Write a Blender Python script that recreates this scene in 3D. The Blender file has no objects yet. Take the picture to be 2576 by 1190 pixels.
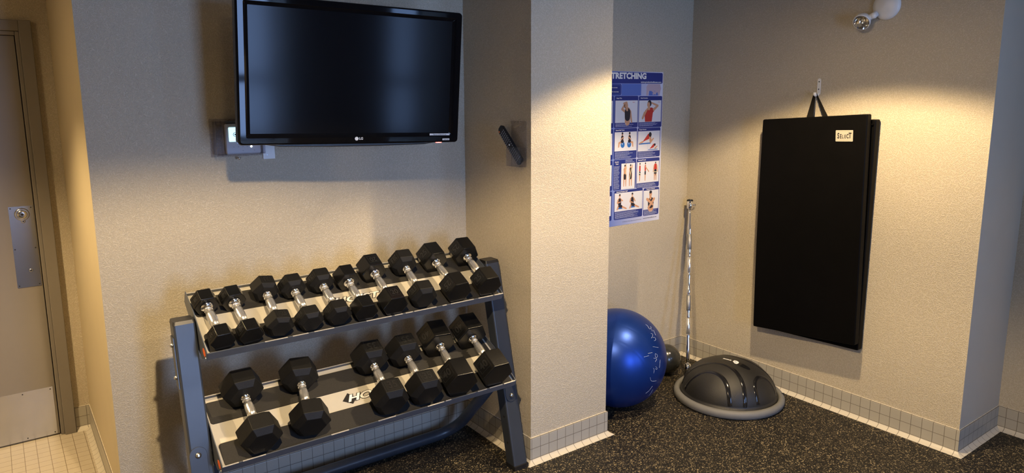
import bpy, bmesh, math, random
from mathutils import Vector, Matrix, Euler
random.seed(4)
C = bpy.context.scene.collection
PI = math.pi
R = math.radians

# ------------------------------------------------------------------ materials
def nt(name):
    m = bpy.data.materials.new(name); m.use_nodes = True
    return m, m.node_tree.nodes, m.node_tree.links, m.node_tree.nodes['Principled BSDF']
def mat(name, col, rough=.5, metal=0, noise=0, nscale=60, bump=0, bscale=200, coat=0, spec=.5, sheen=0):
    m, N, L, b = nt(name)
    b.inputs['Base Color'].default_value = (*col, 1)
    b.inputs['Roughness'].default_value = rough
    b.inputs['Metallic'].default_value = metal
    b.inputs['Coat Weight'].default_value = coat
    b.inputs['Coat Roughness'].default_value = .08
    b.inputs['Specular IOR Level'].default_value = spec
    tc = N.new('ShaderNodeTexCoord')
    if noise:
        n = N.new('ShaderNodeTexNoise'); n.inputs['Scale'].default_value = nscale; n.inputs['Detail'].default_value = 4
        L.new(tc.outputs['Object'], n.inputs['Vector'])
        mx = N.new('ShaderNodeMix'); mx.data_type = 'RGBA'
        mx.inputs[6].default_value = (*[c*(1-noise) for c in col], 1)
        mx.inputs[7].default_value = (*[min(1, c*(1+noise)) for c in col], 1)
        L.new(n.outputs['Fac'], mx.inputs[0]); L.new(mx.outputs[2], b.inputs['Base Color'])
    if bump:
        n2 = N.new('ShaderNodeTexNoise'); n2.inputs['Scale'].default_value = bscale; n2.inputs['Detail'].default_value = 3
        L.new(tc.outputs['Object'], n2.inputs['Vector'])
        bp = N.new('ShaderNodeBump'); bp.inputs['Strength'].default_value = bump; bp.inputs['Distance'].default_value = .002
        L.new(n2.outputs['Fac'], bp.inputs['Height']); L.new(bp.outputs['Normal'], b.inputs['Normal'])
    return m
def emis(name, col, s):
    m, N, L, b = nt(name)
    b.inputs['Base Color'].default_value = (*col, 1)
    b.inputs['Emission Color'].default_value = (*col, 1); b.inputs['Emission Strength'].default_value = s
    return m
def clear(name, tint=(1, 1, 1), gl=.12, rough=.05):
    m, N, L, b = nt(name)
    t = N.new('ShaderNodeBsdfTransparent'); t.inputs[0].default_value = (*tint, 1)
    g = N.new('ShaderNodeBsdfGlossy'); g.inputs['Roughness'].default_value = rough
    fr = N.new('ShaderNodeLayerWeight'); fr.inputs['Blend'].default_value = .5
    pw = N.new('ShaderNodeMath'); pw.operation = 'POWER'; L.new(fr.outputs['Facing'], pw.inputs[0]); pw.inputs[1].default_value = 3
    ma = N.new('ShaderNodeMath'); ma.operation = 'MULTIPLY_ADD'; L.new(pw.outputs[0], ma.inputs[0]); ma.inputs[1].default_value = gl*2; ma.inputs[2].default_value = .04; ma.use_clamp = True
    mx = N.new('ShaderNodeMixShader'); L.new(ma.outputs[0], mx.inputs[0])
    L.new(t.outputs[0], mx.inputs[1]); L.new(g.outputs[0], mx.inputs[2])
    L.new(mx.outputs[0], N['Material Output'].inputs[0])
    return m

def wallpaper():
    m, N, L, b = nt('embossed_vinyl_wallpaper')
    tc = N.new('ShaderNodeTexCoord')
    def math_(op, a, bb=None, c=None):
        n = N.new('ShaderNodeMath'); n.operation = op
        for i, v in enumerate((a, bb, c)):
            if v is None: continue
            if hasattr(v, 'is_linked'): L.new(v, n.inputs[i])
            else: n.inputs[i].default_value = v
        return n.outputs[0]
    sx = N.new('ShaderNodeSeparateXYZ'); L.new(tc.outputs['Object'], sx.inputs[0])
    flat = N.new('ShaderNodeCombineXYZ'); L.new(math_('ADD', sx.outputs[0], sx.outputs[1]), flat.inputs[0]); L.new(sx.outputs[2], flat.inputs[1])
    wob = N.new('ShaderNodeTexNoise'); wob.inputs['Scale'].default_value = 90; wob.inputs['Detail'].default_value = 1; L.new(flat.outputs[0], wob.inputs['Vector'])
    def fibres(scale, half, wid, off):
        """short raised strokes, one in each cell of a Voronoi pattern, each at its own angle"""
        mp = N.new('ShaderNodeVectorMath'); mp.operation = 'ADD'; L.new(flat.outputs[0], mp.inputs[0]); mp.inputs[1].default_value = (off, off*.7, 0)
        v = N.new('ShaderNodeTexVoronoi'); v.voronoi_dimensions = '2D'; v.inputs['Scale'].default_value = scale; L.new(mp.outputs[0], v.inputs['Vector'])
        d = N.new('ShaderNodeVectorMath'); d.operation = 'SUBTRACT'; L.new(mp.outputs[0], d.inputs[0]); L.new(v.outputs['Position'], d.inputs[1])
        ds = N.new('ShaderNodeSeparateXYZ'); L.new(d.outputs[0], ds.inputs[0]); cs = N.new('ShaderNodeSeparateColor'); L.new(v.outputs['Color'], cs.inputs[0])
        th = math_('MULTIPLY', cs.outputs[0], 6.283); c_, s_ = math_('COSINE', th), math_('SINE', th)
        al = math_('ADD', math_('MULTIPLY', ds.outputs[0], c_), math_('MULTIPLY', ds.outputs[1], s_))
        pe = math_('SUBTRACT', math_('MULTIPLY', ds.outputs[1], c_), math_('MULTIPLY', ds.outputs[0], s_))
        pe = math_('ADD', pe, math_('MULTIPLY', math_('SUBTRACT', wob.outputs['Fac'], .5), .010))
        a = math_('SUBTRACT', 1.0, math_('DIVIDE', math_('ABSOLUTE', pe), wid)); a = math_('MAXIMUM', a, 0.0)
        b2 = math_('DIVIDE', math_('SUBTRACT', half, math_('ABSOLUTE', al)), half*.35); b2 = math_('MINIMUM', math_('MAXIMUM', b2, 0.0), 1.0)
        return math_('MULTIPLY', math_('POWER', a, .7), b2)
    h = math_('MAXIMUM', fibres(66, .0100, .0016, 0), fibres(74, .0092, .0015, 3.31))
    h = math_('MAXIMUM', h, fibres(84, .0084, .0014, 7.77))
    h = math_('MAXIMUM', h, math_('MULTIPLY', fibres(60, .0105, .0016, 11.13), .85))
    # broad colour wander of the vinyl
    nb = N.new('ShaderNodeTexNoise'); nb.inputs['Scale'].default_value = 5
    L.new(tc.outputs['Object'], nb.inputs['Vector'])
    mx = N.new('ShaderNodeMix'); mx.data_type = 'RGBA'
    mx.inputs[6].default_value = (.465, .405, .295, 1); mx.inputs[7].default_value = (.50, .437, .322, 1)
    L.new(nb.outputs['Fac'], mx.inputs[0])
    # raised fibres coloured paler: light on the relief is put into the colour
    m2 = N.new('ShaderNodeMix'); m2.data_type = 'RGBA'; L.new(h, m2.inputs[0]); L.new(mx.outputs[2], m2.inputs[6]); m2.inputs[7].default_value = (.60, .535, .42, 1)
    L.new(m2.outputs[2], b.inputs['Base Color'])
    b.inputs['Roughness'].default_value = .55; b.inputs['Specular IOR Level'].default_value = .35
    bp = N.new('ShaderNodeBump'); bp.inputs['Strength'].default_value = .9; bp.inputs['Distance'].default_value = .0011
    L.new(h, bp.inputs['Height']); L.new(bp.outputs['Normal'], b.inputs['Normal'])
    return m
def rubber():
    m, N, L, b = nt('speckled_rubber_floor')
    tc = N.new('ShaderNodeTexCoord')
    wn = N.new('ShaderNodeTexNoise'); wn.inputs['Scale'].default_value = 160
    L.new(tc.outputs['Object'], wn.inputs['Vector'])
    va = N.new('ShaderNodeVectorMath'); va.operation = 'MULTIPLY_ADD'
    L.new(wn.outputs['Color'], va.inputs[0]); va.inputs[1].default_value = (.006, .006, .006); L.new(tc.outputs['Object'], va.inputs[2])
    last = None
    for sc, th, w in ((140, .82, .50), (240, .76, .44)):
        v = N.new('ShaderNodeTexVoronoi'); v.inputs['Scale'].default_value = sc
        L.new(va.outputs[0], v.inputs['Vector'])
        sp = N.new('ShaderNodeSeparateColor'); L.new(v.outputs['Color'], sp.inputs[0])
        a = N.new('ShaderNodeMath'); a.operation = 'GREATER_THAN'; L.new(sp.outputs[0], a.inputs[0]); a.inputs[1].default_value = th
        d = N.new('ShaderNodeMath'); d.operation = 'LESS_THAN'; L.new(v.outputs['Distance'], d.inputs[0]); d.inputs[1].default_value = w
        mu = N.new('ShaderNodeMath'); mu.operation = 'MULTIPLY'; L.new(a.outputs[0], mu.inputs[0]); L.new(d.outputs[0], mu.inputs[1])
        if last is None: last = mu.outputs[0]; col = sp.outputs[1]
        else:
            mm = N.new('ShaderNodeMath'); mm.operation = 'MAXIMUM'; L.new(last, mm.inputs[0]); L.new(mu.outputs[0], mm.inputs[1]); last = mm.outputs[0]
    fc = N.new('ShaderNodeMix'); fc.data_type = 'RGBA'; L.new(col, fc.inputs[0])
    fc.inputs[6].default_value = (.10, .08, .05, 1); fc.inputs[7].default_value = (.36, .29, .17, 1)
    mx = N.new('ShaderNodeMix'); mx.data_type = 'RGBA'; L.new(last, mx.inputs[0])
    mx.inputs[6].default_value = (.010, .0092, .008, 1); L.new(fc.outputs[2], mx.inputs[7])
    L.new(mx.outputs[2], b.inputs['Base Color'])
    b.inputs['Roughness'].default_value = .6; b.inputs['Specular IOR Level'].default_value = .3
    bp = N.new('ShaderNodeBump'); bp.inputs['Strength'].default_value = .4; bp.inputs['Distance'].default_value = .002
    L.new(wn.outputs['Fac'], bp.inputs['Height']); L.new(bp.outputs['Normal'], b.inputs['Normal'])
    return m
def tiles(name, P, uv, col, cove=None, grout=(.15, .13, .10), coord='UV', off=(0, 0)):
    """square mosaic tiles of pitch P, grout lines by position"""
    m, N, L, b = nt(name)
    tc = N.new('ShaderNodeTexCoord'); sp = N.new('ShaderNodeSeparateXYZ'); L.new(tc.outputs[coord], sp.inputs[0])
    def M(op, a, bb=None):
        n = N.new('ShaderNodeMath'); n.operation = op
        for i, v in enumerate((a, bb)):
            if v is None: continue
            if hasattr(v, 'is_linked'): L.new(v, n.inputs[i])
            else: n.inputs[i].default_value = v
        return n.outputs[0]
    def line(s, o, w=.0012):
        f = M('FRACT', M('DIVIDE', M('ADD', s, 100*P - o), P))
        return M('LESS_THAN', M('ABSOLUTE', M('SUBTRACT', f, .5)), .5 - w/P)   # 1 inside the tile
    g = M('MULTIPLY', line(sp.outputs[0], off[0]), line(sp.outputs[1], off[1]))
    # each tile its own slight tone
    cx = N.new('ShaderNodeVectorMath'); cx.operation = 'SNAP'; L.new(tc.outputs[coord], cx.inputs[0]); cx.inputs[1].default_value = (P, P, 10)
    wn = N.new('ShaderNodeTexWhiteNoise'); L.new(cx.outputs[0], wn.inputs['Vector'])
    a = N.new('ShaderNodeMix'); a.data_type = 'RGBA'; L.new(wn.outputs['Value'], a.inputs[0])
    a.inputs[6].default_value = (*[c*.985 for c in col], 1); a.inputs[7].default_value = (*[c*1.015 for c in col], 1)
    out = a.outputs[2]
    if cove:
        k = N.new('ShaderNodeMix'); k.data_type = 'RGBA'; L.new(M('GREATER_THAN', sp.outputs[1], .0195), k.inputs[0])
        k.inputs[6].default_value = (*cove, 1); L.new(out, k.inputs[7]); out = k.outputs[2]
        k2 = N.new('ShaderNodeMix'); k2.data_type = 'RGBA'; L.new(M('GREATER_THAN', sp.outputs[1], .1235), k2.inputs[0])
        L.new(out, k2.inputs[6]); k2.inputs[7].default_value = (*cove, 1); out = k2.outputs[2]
    mx = N.new('ShaderNodeMix'); mx.data_type = 'RGBA'; L.new(g, mx.inputs[0]); mx.inputs[6].default_value = (*grout, 1); L.new(out, mx.inputs[7])
    L.new(mx.outputs[2], b.inputs['Base Color'])
    b.inputs['Roughness'].default_value = .38
    bp = N.new('ShaderNodeBump'); bp.inputs['Strength'].default_value = .6; bp.inputs['Distance'].default_value = .001
    L.new(g, bp.inputs['Height']); L.new(bp.outputs['Normal'], b.inputs['Normal'])
    return m

P_ = .0527
WALL = wallpaper(); RUB = rubber()
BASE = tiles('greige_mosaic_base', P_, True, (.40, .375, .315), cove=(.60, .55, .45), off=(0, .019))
FLTILE = tiles('beige_mosaic_floor', P_, False, (.50, .44, .34), coord='Object', grout=(.22, .17, .11), off=(.03, .01))
CEIL = mat('ceiling_paint', (.45, .44, .42), .8, noise=.03)
PLAIN = mat('plain_wall_paint', (.50, .45, .36), .6, noise=.04, nscale=9, bump=.05)
CREAM = mat('smooth_cream_wall_paint', (.50, .42, .27), .6, noise=.04, nscale=9, bump=.05)
DOORP = mat('door_taupe_paint', (.19, .17, .145), .42, noise=.03, nscale=20, bump=.05)
STEEL = mat('brushed_steel', (.50, .51, .54), .22, 1, noise=.08, nscale=14)
DARKHOLE = mat('dark_recess', (.01, .01, .01), .6)
CHROME = mat('chrome', (.86, .86, .87), .07, 1)
CHROME2 = mat('worn_chrome_grip', (.88, .88, .87), .20, .85, bump=.2, bscale=500)
KNURL = mat('knurled_steel', (.42, .43, .44), .38, 1, bump=.6, bscale=900)
RUBM = mat('matte_black_rubber', (.0075, .0075, .0075), .5, spec=.2, noise=.25, nscale=45, bump=.35, bscale=420)
RUBG = mat('glossy_black_rubber', (.006, .006, .006), .24, spec=.38, noise=.3, nscale=30, bump=.12, bscale=150)
EMB = mat('embossed_black_rubber', (.016, .016, .015), .28, bump=.1)
TRAY = mat('tray_cream_powder_coat', (.50, .47, .40), .45, noise=.04, nscale=40)
TRAYF = mat('tray_lip_grey_paint', (.075, .085, .105), .36, noise=.15, nscale=30)
WORN = mat('bare_worn_metal', (.72, .70, .66), .35, .6, noise=.3, nscale=90)
MATR = mat('tray_rubber_strip', (.018, .0165, .0145), .75, noise=.35, nscale=160, bump=.4, bscale=300)
GREY = mat('charcoal_frame_paint', (.034, .040, .052), .33, noise=.15, nscale=12, coat=.03, spec=.32)
BLK = mat('black_plastic', (.012, .012, .013), .35)
BOLT = mat('zinc_bolt', (.62, .62, .60), .3, 1)
ORANGE = mat('orange_sticker', (.75, .13, .02), .5)
WHITE = mat('white_plastic', (.72, .72, .70), .4)
OFFW = mat('white_enamel', (.74, .74, .72), .35)
INKB = mat('black_ink', (.012, .011, .012), .5)
INKW = mat('white_ink', (.85, .84, .80), .5)
PIANO = mat('piano_black_bezel', (.004, .004, .005), .05, spec=.16)
SCREEN = mat('matte_screen', (.006, .006, .007), .12, spec=.09)
HOUSING = mat('tv_back_housing', (.012, .011, .010), .3)
VINYL = mat('black_vinyl', (.0028, .0026, .0026), .42, noise=.2, nscale=12, bump=.10, bscale=260, spec=.06)
WEB = mat('black_webbing', (.006, .0055, .005), .85, bump=.3, bscale=700, spec=.1)
LABEL = mat('stitched_label', (.40, .37, .29), .7, noise=.06, nscale=120)
LABEL2 = mat('stitched_label_edge', (.30, .27, .19), .7)
BLUE = mat('pearl_blue_vinyl', (.008, .045, .28), .36, .6)
SCUFF = mat('white_print', (.42, .50, .66), .6)
GREYB = mat('grey_metallic_vinyl', (.045, .047, .045), .25, .3, coat=.3)
BOSUD = mat('dome_charcoal_vinyl', (.017, .0165, .0155), .45, bump=.5, bscale=420)
BOSUG = mat('dome_glossy_band', (.010, .010, .011), .12)
BOSUR = mat('dome_rim_grey', (.17, .17, .165), .6, noise=.12, nscale=30, bump=.15)
CLEAR = clear('clear_acrylic', (.93, .93, .95), .22)
COVER = clear('clear_polycarbonate', (.90, .90, .93), .30)
GLASS = clear('window_glass', (.97, .98, 1), .10, .01)
GLASS2 = clear('grey_tinted_glass', (.70, .72, .74), .10, .01)
LENS = clear('clear_lens', (.95, .95, .95), .35, .03)

# ------------------------------------------------------------------ mesh helpers
class G:
    """collects shapes into one bmesh with several materials"""
    def __init__(s, *mats): s.bm = bmesh.new(); s.mats = list(mats); s.mi = 0
    def m(s, material):
        if material not in s.mats: s.mats.append(material)
        s.mi = s.mats.index(material); return s
    def _add(s, vs, fs, M=None, smooth=False):
        V = [s.bm.verts.new((M @ Vector(v)) if M else Vector(v)) for v in vs]
        for f in fs:
            try:
                F = s.bm.faces.new([V[i] for i in f]); F.material_index = s.mi; F.smooth = smooth
            except ValueError: pass
        return V
    def box(s, a, b, M=None):
        x0, y0, z0 = a; x1, y1, z1 = b
        v = [(x0,y0,z0),(x1,y0,z0),(x1,y1,z0),(x0,y1,z0),(x0,y0,z1),(x1,y0,z1),(x1,y1,z1),(x0,y1,z1)]
        s._add(v, [(0,3,2,1),(4,5,6,7),(0,1,5,4),(1,2,6,5),(2,3,7,6),(3,0,4,7)], M); return s
    def poly(s, pts, M=None):
        s._add(pts, [tuple(range(len(pts)))], M); return s
    def prism(s, pts, z0, z1, M=None):
        """pts: 2D outline (counter clockwise) extruded along z"""
        n = len(pts)
        v = [(x, y, z0) for x, y in pts] + [(x, y, z1) for x, y in pts]
        f = [tuple(range(n-1, -1, -1)), tuple(range(n, 2*n))] + [(i, (i+1) % n, n+(i+1) % n, n+i) for i in range(n)]
        s._add(v, f, M); return s
    def lathe(s, prof, M=None, n=32, smooth=True, cap=True):
        """prof: list of (r, z)"""
        v = []; f = []
        for r, z in prof:
            for i in range(n):
                a = 2*PI*i/n; v.append((r*math.cos(a), r*math.sin(a), z))
        for k in range(len(prof)-1):
            for i in range(n):
                j = (i+1) % n; f.append((k*n+i, k*n+j, (k+1)*n+j, (k+1)*n+i))
        V = s._add(v, f, M, smooth)
        if cap:
            for k, rev in ((0, True), (len(prof)-1, False)):
                idx = [V[k*n+i] for i in range(n)]
                if prof[k][0] > 1e-5:
                    F = s.bm.faces.new(idx[::-1] if rev else idx); F.material_index = s.mi
        return s
    def tube(s, path, r, n=12, M=None, closed=False, cap=True):
        path = [Vector(p) for p in path]; N = len(path); v = []; f = []
        up = None
        for i, p in enumerate(path):
            a = path[(i-1) % N] if (i > 0 or closed) else p
            b = path[(i+1) % N] if (i < N-1 or closed) else p
            t = (b-a).normalized()
            if up is None:
                up = t.cross(Vector((.13, .31, .94))).normalized()
            up = (up - t*up.dot(t)).normalized()
            w = t.cross(up); rr = r[i] if isinstance(r, (list, tuple)) else r
            for k in range(n):
                q = 2*PI*k/n; v.append(p + (up*math.cos(q) + w*math.sin(q))*rr)
        for i in range(N if closed else N-1):
            for k in range(n):
                j = (k+1) % n; i2 = (i+1) % N
                f.append((i*n+k, i*n+j, i2*n+j, i2*n+k))
        V = s._add(v, f, M, True)
        if cap and not closed:
            s.bm.faces.new(V[:n][::-1]).material_index = s.mi; s.bm.faces.new(V[-n:]).material_index = s.mi
        return s
    def text(s, txt, size, M, off=0.0, depth=0.0, align='CENTER', shear=0.0, sx=1.0):
        me = text_mesh(txt, off, align, shear)
        S = M @ Matrix.Diagonal((size*sx, size, 1, 1))
        vs = [v.co.copy() for v in me.vertices]; fs = [tuple(p.vertices) for p in me.polygons]
        if depth:
            n = len(vs); top = [Vector((v.x, v.y, depth)) for v in vs]
            from collections import Counter
            ec = Counter()
            for f in fs:
                for i in range(len(f)): ec[(f[i], f[(i+1) % len(f)])] += 1
            side = [(a, b, b+n, a+n) for (a, b) in ec if (b, a) not in ec]
            s._add([Vector((v.x, v.y, 0)) for v in vs]+top, [tuple(i+n for i in f) for f in fs]+side, S)
        else:
            s._add(vs, fs, S)
        return s
    def out(s, name, parent=None, bevel=0, seg=2, smooth=None, sub=0, angle=R(30), uv=None):
        bmesh.ops.recalc_face_normals(s.bm, faces=s.bm.faces) if bevel or sub else None
        if uv:
            L = s.bm.loops.layers.uv.new('UVMap')
            for F in s.bm.faces:
                for l in F.loops: l[L].uv = uv(l.vert.co)
        me = bpy.data.meshes.new(name); s.bm.to_mesh(me); s.bm.free()
        for mm in s.mats: me.materials.append(mm)
        if smooth:
            for p in me.polygons: p.use_smooth = True
        o = bpy.data.objects.new(name, me); C.objects.link(o)
        if parent: o.parent = parent
        if bevel:
            b = o.modifiers.new('bevel', 'BEVEL'); b.width = bevel; b.segments = seg; b.limit_method = 'ANGLE'
            b.angle_limit = angle; b.harden_normals = True
            for p in me.polygons: p.use_smooth = True
        if sub:
            d = o.modifiers.new('sub', 'SUBSURF'); d.levels = d.render_levels = sub
        return o
_tc = {}
def text_mesh(txt, off, align, shear):
    k = (txt, off, align, shear)
    if k not in _tc:
        cu = bpy.data.curves.new('t', 'FONT'); cu.body = txt; cu.size = 1; cu.offset = off; cu.align_x = align; cu.align_y = 'CENTER'; cu.shear = shear
        cu.resolution_u = 3
        o = bpy.data.objects.new('t', cu); C.objects.link(o)
        dg = bpy.context.evaluated_depsgraph_get(); dg.update()
        _tc[k] = bpy.data.meshes.new_from_object(o.evaluated_get(dg))
        bpy.data.objects.remove(o); bpy.data.curves.remove(cu)
    return _tc[k]
def tag(o, label=None, cat=None, group=None, kind=None):
    if label: o['label'] = label
    if cat: o['category'] = cat
    if group: o['group'] = group
    if kind: o['kind'] = kind
    return o
def empty(name, loc=(0, 0, 0), rot=(0, 0, 0)):
    o = bpy.data.objects.new(name, None); C.objects.link(o); o.empty_display_size = .05
    o.location = loc; o.rotation_euler = rot; return o
def T(x, y, z): return Matrix.Translation((x, y, z))
def RX(a): return Matrix.Rotation(R(a), 4, 'X')
def RY(a): return Matrix.Rotation(R(a), 4, 'Y')
def RZ(a): return Matrix.Rotation(R(a), 4, 'Z')
def basis(o, x, y):
    x = Vector(x).normalized(); y = Vector(y).normalized(); z = x.cross(y)
    M = Matrix((x, y, z)).transposed().to_4x4(); M.translation = Vector(o); return M
def rrect(x0, z0, x1, z1, r, n=5):
    p = []
    for cx, cz, a0 in ((x1-r, z0+r, -90), (x1-r, z1-r, 0), (x0+r, z1-r, 90), (x0+r, z0+r, 180)):
        for i in range(n+1):
            a = R(a0+90*i/n); p.append((cx+r*math.cos(a), cz+r*math.sin(a)))
    return p

# ------------------------------------------------------------------ the setting
H = 2.325
YT, XL, XRM, YC, XC, XR, YJ, XF = 3.042, .285, 1.935, 2.495, 2.424, 3.654, 1.316, 4.125
YD, XW, YB = 4.20, -1.45, -1.60
def struct(name, a, b, m):
    return tag(G(m).box(a, b).out(name), kind='structure')
struct('wall_television', (XL, YT, 0), (2.0, YT+.12, H), WALL)
struct('wall_column', (XRM, YC, 0), (XC, YT+.06, H), WALL)
struct('wall_poster', (XC-.1, YT, 0), (XR+.12, YT+.12, H), WALL)
struct('wall_right', (XR, YJ, 0), (XF+.12, YT, H), WALL)
# the jog face is painted smooth
tag(G(PLAIN).box((XR, YJ-.0015, 0), (XF, YJ, H)).out('wall_jog'), kind='structure')
struct('wall_far_right', (XF, YB-.12, 0), (XF+.12, YJ, H), WALL)
tag(G(CREAM).box((XL, YT+.12, 0), (XL+.12, YD, H)).box((XL, YT+.0015, 0), (XL+.02, YT+.12, H)).out('wall_corridor'), kind='structure')
tag(G(CREAM).box((XL-.0015, YT, 0), (XL, YD, H)).out('wall_corridor_face'), kind='structure')
struct('wall_left', (XW-.12, YB-.12, 0), (XW, YD+.12, H), WALL)
# door wall with its opening
DX0, DX1, DZ = -.772, .142, 2.030
g = G(WALL); g.box((XW, YD, 0), (DX0-.02, YD+.12, H)); g.box((DX1+.02, YD, 0), (XL+.12, YD+.12, H)); g.box((DX0-.02, YD, DZ+.02), (DX1+.02, YD+.12, H))
tag(g.out('wall_door'), kind='structure')
tag(G(DARKHOLE).box((DX0-.02, YD+.10, 0), (DX1+.02, YD+.12, DZ+.02)).out('wall_beyond_door'), kind='structure')
# back wall with two tall windows
RV = .80  # unseen window reveals, made this deep to keep slanting daylight off the right wall
W1 = (.92, 1.72); W2 = (2.74, 3.32); WZ = (.55, 2.18)
g = G(PLAIN)
for x0, x1 in ((XW, W1[0]), (W1[1], W2[0]), (W2[1], XF)): g.box((x0, YB-RV, 0), (x1, YB, H))
for w in (W1, W2): g.box((w[0], YB-RV, 0), (w[1], YB, WZ[0])); g.box((w[0], YB-RV, WZ[1]), (w[1], YB, H))
tag(g.out('wall_back'), kind='structure')
for i, w in enumerate((W1, W2)):
    e = tag(empty('window_%d' % (i+1), ((w[0]+w[1])/2, YB-RV+.04, WZ[0])), kind='structure')
    hw = (w[1]-w[0])/2; hh = WZ[1]-WZ[0]
    f = G(BLK); t = .04
    f.box((-hw, -.03, 0), (hw, .03, t)); f.box((-hw, -.03, hh-t), (hw, .03, hh))
    f.box((-hw, -.03, t), (-hw+t, .03, hh-t)); f.box((hw-t, -.03, t), (hw, .03, hh-t)); f.box((-hw+t, -.025, .60), (hw-t, .025, .68))
    f.out('window_frame', e)
    G(GLASS if i == 0 else GLASS2).box((-hw+t, -.003, t), (hw-t, .003, hh-t)).out('pane', e)
    ld = bpy.data.lights.new('sky_portal', 'AREA'); ld.shape = 'RECTANGLE'; ld.size = w[1]-w[0]; ld.size_y = hh
    ld.cycles.is_portal = True
    lo = bpy.data.objects.new('sky_portal', ld); C.objects.link(lo); lo.location = ((w[0]+w[1])/2, YB-RV-.01, (WZ[0]+WZ[1])/2)
    lo.rotation_euler = (R(90), 0, 0)      # shines towards +Y
struct('ceiling', (XW-.12, YB-RV, H), (XF+.12, YD+.12, H+.1), CEIL)
g = G(RUB); g.box((XW, YB, -.05), (XL-.035, YT+.03, 0)); g.box((XL-.035, YB, -.05), (XF, YT, 0))
tag(g.out('floor'), kind='structure')
tag(G(FLTILE).box((XW, YT+.03, -.05), (XL, YD+.1, 0)).out('floor_corridor'), kind='structure')

PROF = [(.0350, 0), (.0330, .0012), (.0235, .0045), (.0160, .0095), (.0110, .0150), (.0085, .0195), (.0080, .0200), (.0080, .1215), (.0068, .1245), (.0040, .1262), (0, .1265)]
def baseboard(name, p0, p1, n, m0, m1, u0=0):
    p0 = Vector(p0); p1 = Vector(p1); d = (p1-p0).normalized(); n = Vector(n)
    L_ = (p1-p0).length
    bm = bmesh.new(); uvl = bm.loops.layers.uv.new('UVMap'); cols = []
    for e, (p, s, m_) in enumerate(((p0, -1, m0), (p1, 1, m1))):
        cols.append([(bm.verts.new((*(p + n*dd + d*s*m_*dd), z)), (u0 if e == 0 else u0+L_) + s*m_*dd, z) for dd, z in PROF])
    for k in range(len(PROF)-1):
        q = [cols[0][k], cols[1][k], cols[1][k+1], cols[0][k+1]]
        F = bm.faces.new([a[0] for a in q]); F.smooth = k < 6
        for l, a in zip(F.loops, q): l[uvl].uv = (a[1], a[2])
    bmesh.ops.recalc_face_normals(bm, faces=bm.faces)
    c = sum((f.normal for f in bm.faces), Vector()) 
    if c.x*n.x + c.y*n.y < 0: bmesh.ops.reverse_faces(bm, faces=bm.faces)
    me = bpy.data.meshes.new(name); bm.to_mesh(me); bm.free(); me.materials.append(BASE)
    o = bpy.data.objects.new(name, me); C.objects.link(o); return tag(o, kind='structure')
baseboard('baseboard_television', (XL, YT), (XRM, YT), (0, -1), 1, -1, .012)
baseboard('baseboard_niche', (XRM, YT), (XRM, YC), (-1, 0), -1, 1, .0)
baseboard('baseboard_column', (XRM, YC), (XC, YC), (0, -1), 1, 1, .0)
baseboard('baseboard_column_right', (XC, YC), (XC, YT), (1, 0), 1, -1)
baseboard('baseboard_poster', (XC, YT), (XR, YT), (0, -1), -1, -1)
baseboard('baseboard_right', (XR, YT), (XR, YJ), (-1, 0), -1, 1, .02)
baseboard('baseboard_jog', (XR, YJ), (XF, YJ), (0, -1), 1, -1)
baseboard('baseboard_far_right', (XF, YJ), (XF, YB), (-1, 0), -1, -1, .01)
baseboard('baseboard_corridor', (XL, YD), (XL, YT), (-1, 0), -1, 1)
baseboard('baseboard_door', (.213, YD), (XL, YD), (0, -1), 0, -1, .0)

# door of the corridor
d = tag(empty('door_1', (DX1, YD, 0)), 'taupe steel door with brushed plates in the corridor', kind='structure')
def loc(x, y, z): return (x-DX1, y-YD, z)
g = G(DOORP); g.box(loc(DX0, YD-.005, .006), loc(DX1-.002, YD+.04, DZ-.002)); g.out('door_leaf', d, bevel=.002)
g = G(DOORP)
for yo, xi, xo in ((YD-.012, .018, .0),):
    pass
fx = .211
g.box(loc(DX1+.018, YD-.034, 0), loc(fx, YD, 2.100)); g.box(loc(DX0-.069, YD-.034, 0), loc(DX0-.018, YD, 2.100))
g.box(loc(DX0-.018, YD-.034, 2.050), loc(DX1+.018, YD, 2.100))
g.box(loc(DX1+.001, YD-.018, 0), loc(DX1+.0185, YD+.06, 2.050)); g.box(loc(DX0-.0185, YD-.018, 0), loc(DX0-.001, YD+.06, 2.050))
g.box(loc(DX0-.001, YD-.018, DZ), loc(DX1+.001, YD+.06, 2.050))
g.out('door_frame', d, bevel=.003)
lp = G(STEEL).prism(rrect(.035-DX1, .805, .135-DX1, 1.212, .002), 0, .002, basis((0, -.0052, 0), (1, 0, 0), (0, 0, 1))).out('lock_plate', d)
g = G(STEEL)
for cx, cz, r in ((.088, 1.172, .022),):
    g.lathe([(r+.009, 0), (r+.009, .004), (r+.004, .007)], T(cx-DX1, -.0072, cz) @ RX(90)); g.lathe([(r, .0), (r, .012), (r*.9, .015), (.006, .014)], T(cx-DX1, -.0072, cz) @ RX(90))
g.m(DARKHOLE).lathe([(.006, 0), (.006, .003)], T(.088-DX1, -.021, 1.172) @ RX(90), n=12)
g.out('lock_cylinder', lp)
for cx, cz in ((.090, 1.137), (.0975, .888)):
    g = G(STEEL).lathe([(.009, 0), (.009, .003), (.006, .005)], T(cx-DX1, -.0072, cz) @ RX(90), n=20)
    g.m(DARKHOLE).lathe([(.003, 0), (.003, .001)], T(cx-DX1, -.0122, cz) @ RX(90), n=10); g.out('key_hole', lp)
for cx, cz in ((.043, 1.203), (.127, 1.203), (.043, 1.0), (.127, 1.0), (.043, .815), (.127, .815)):
    G(DARKHOLE).lathe([(.003, 0), (.003, .001)], T(cx-DX1, -.0072, cz) @ RX(90), n=10).out('plate_screw', lp)
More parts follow.
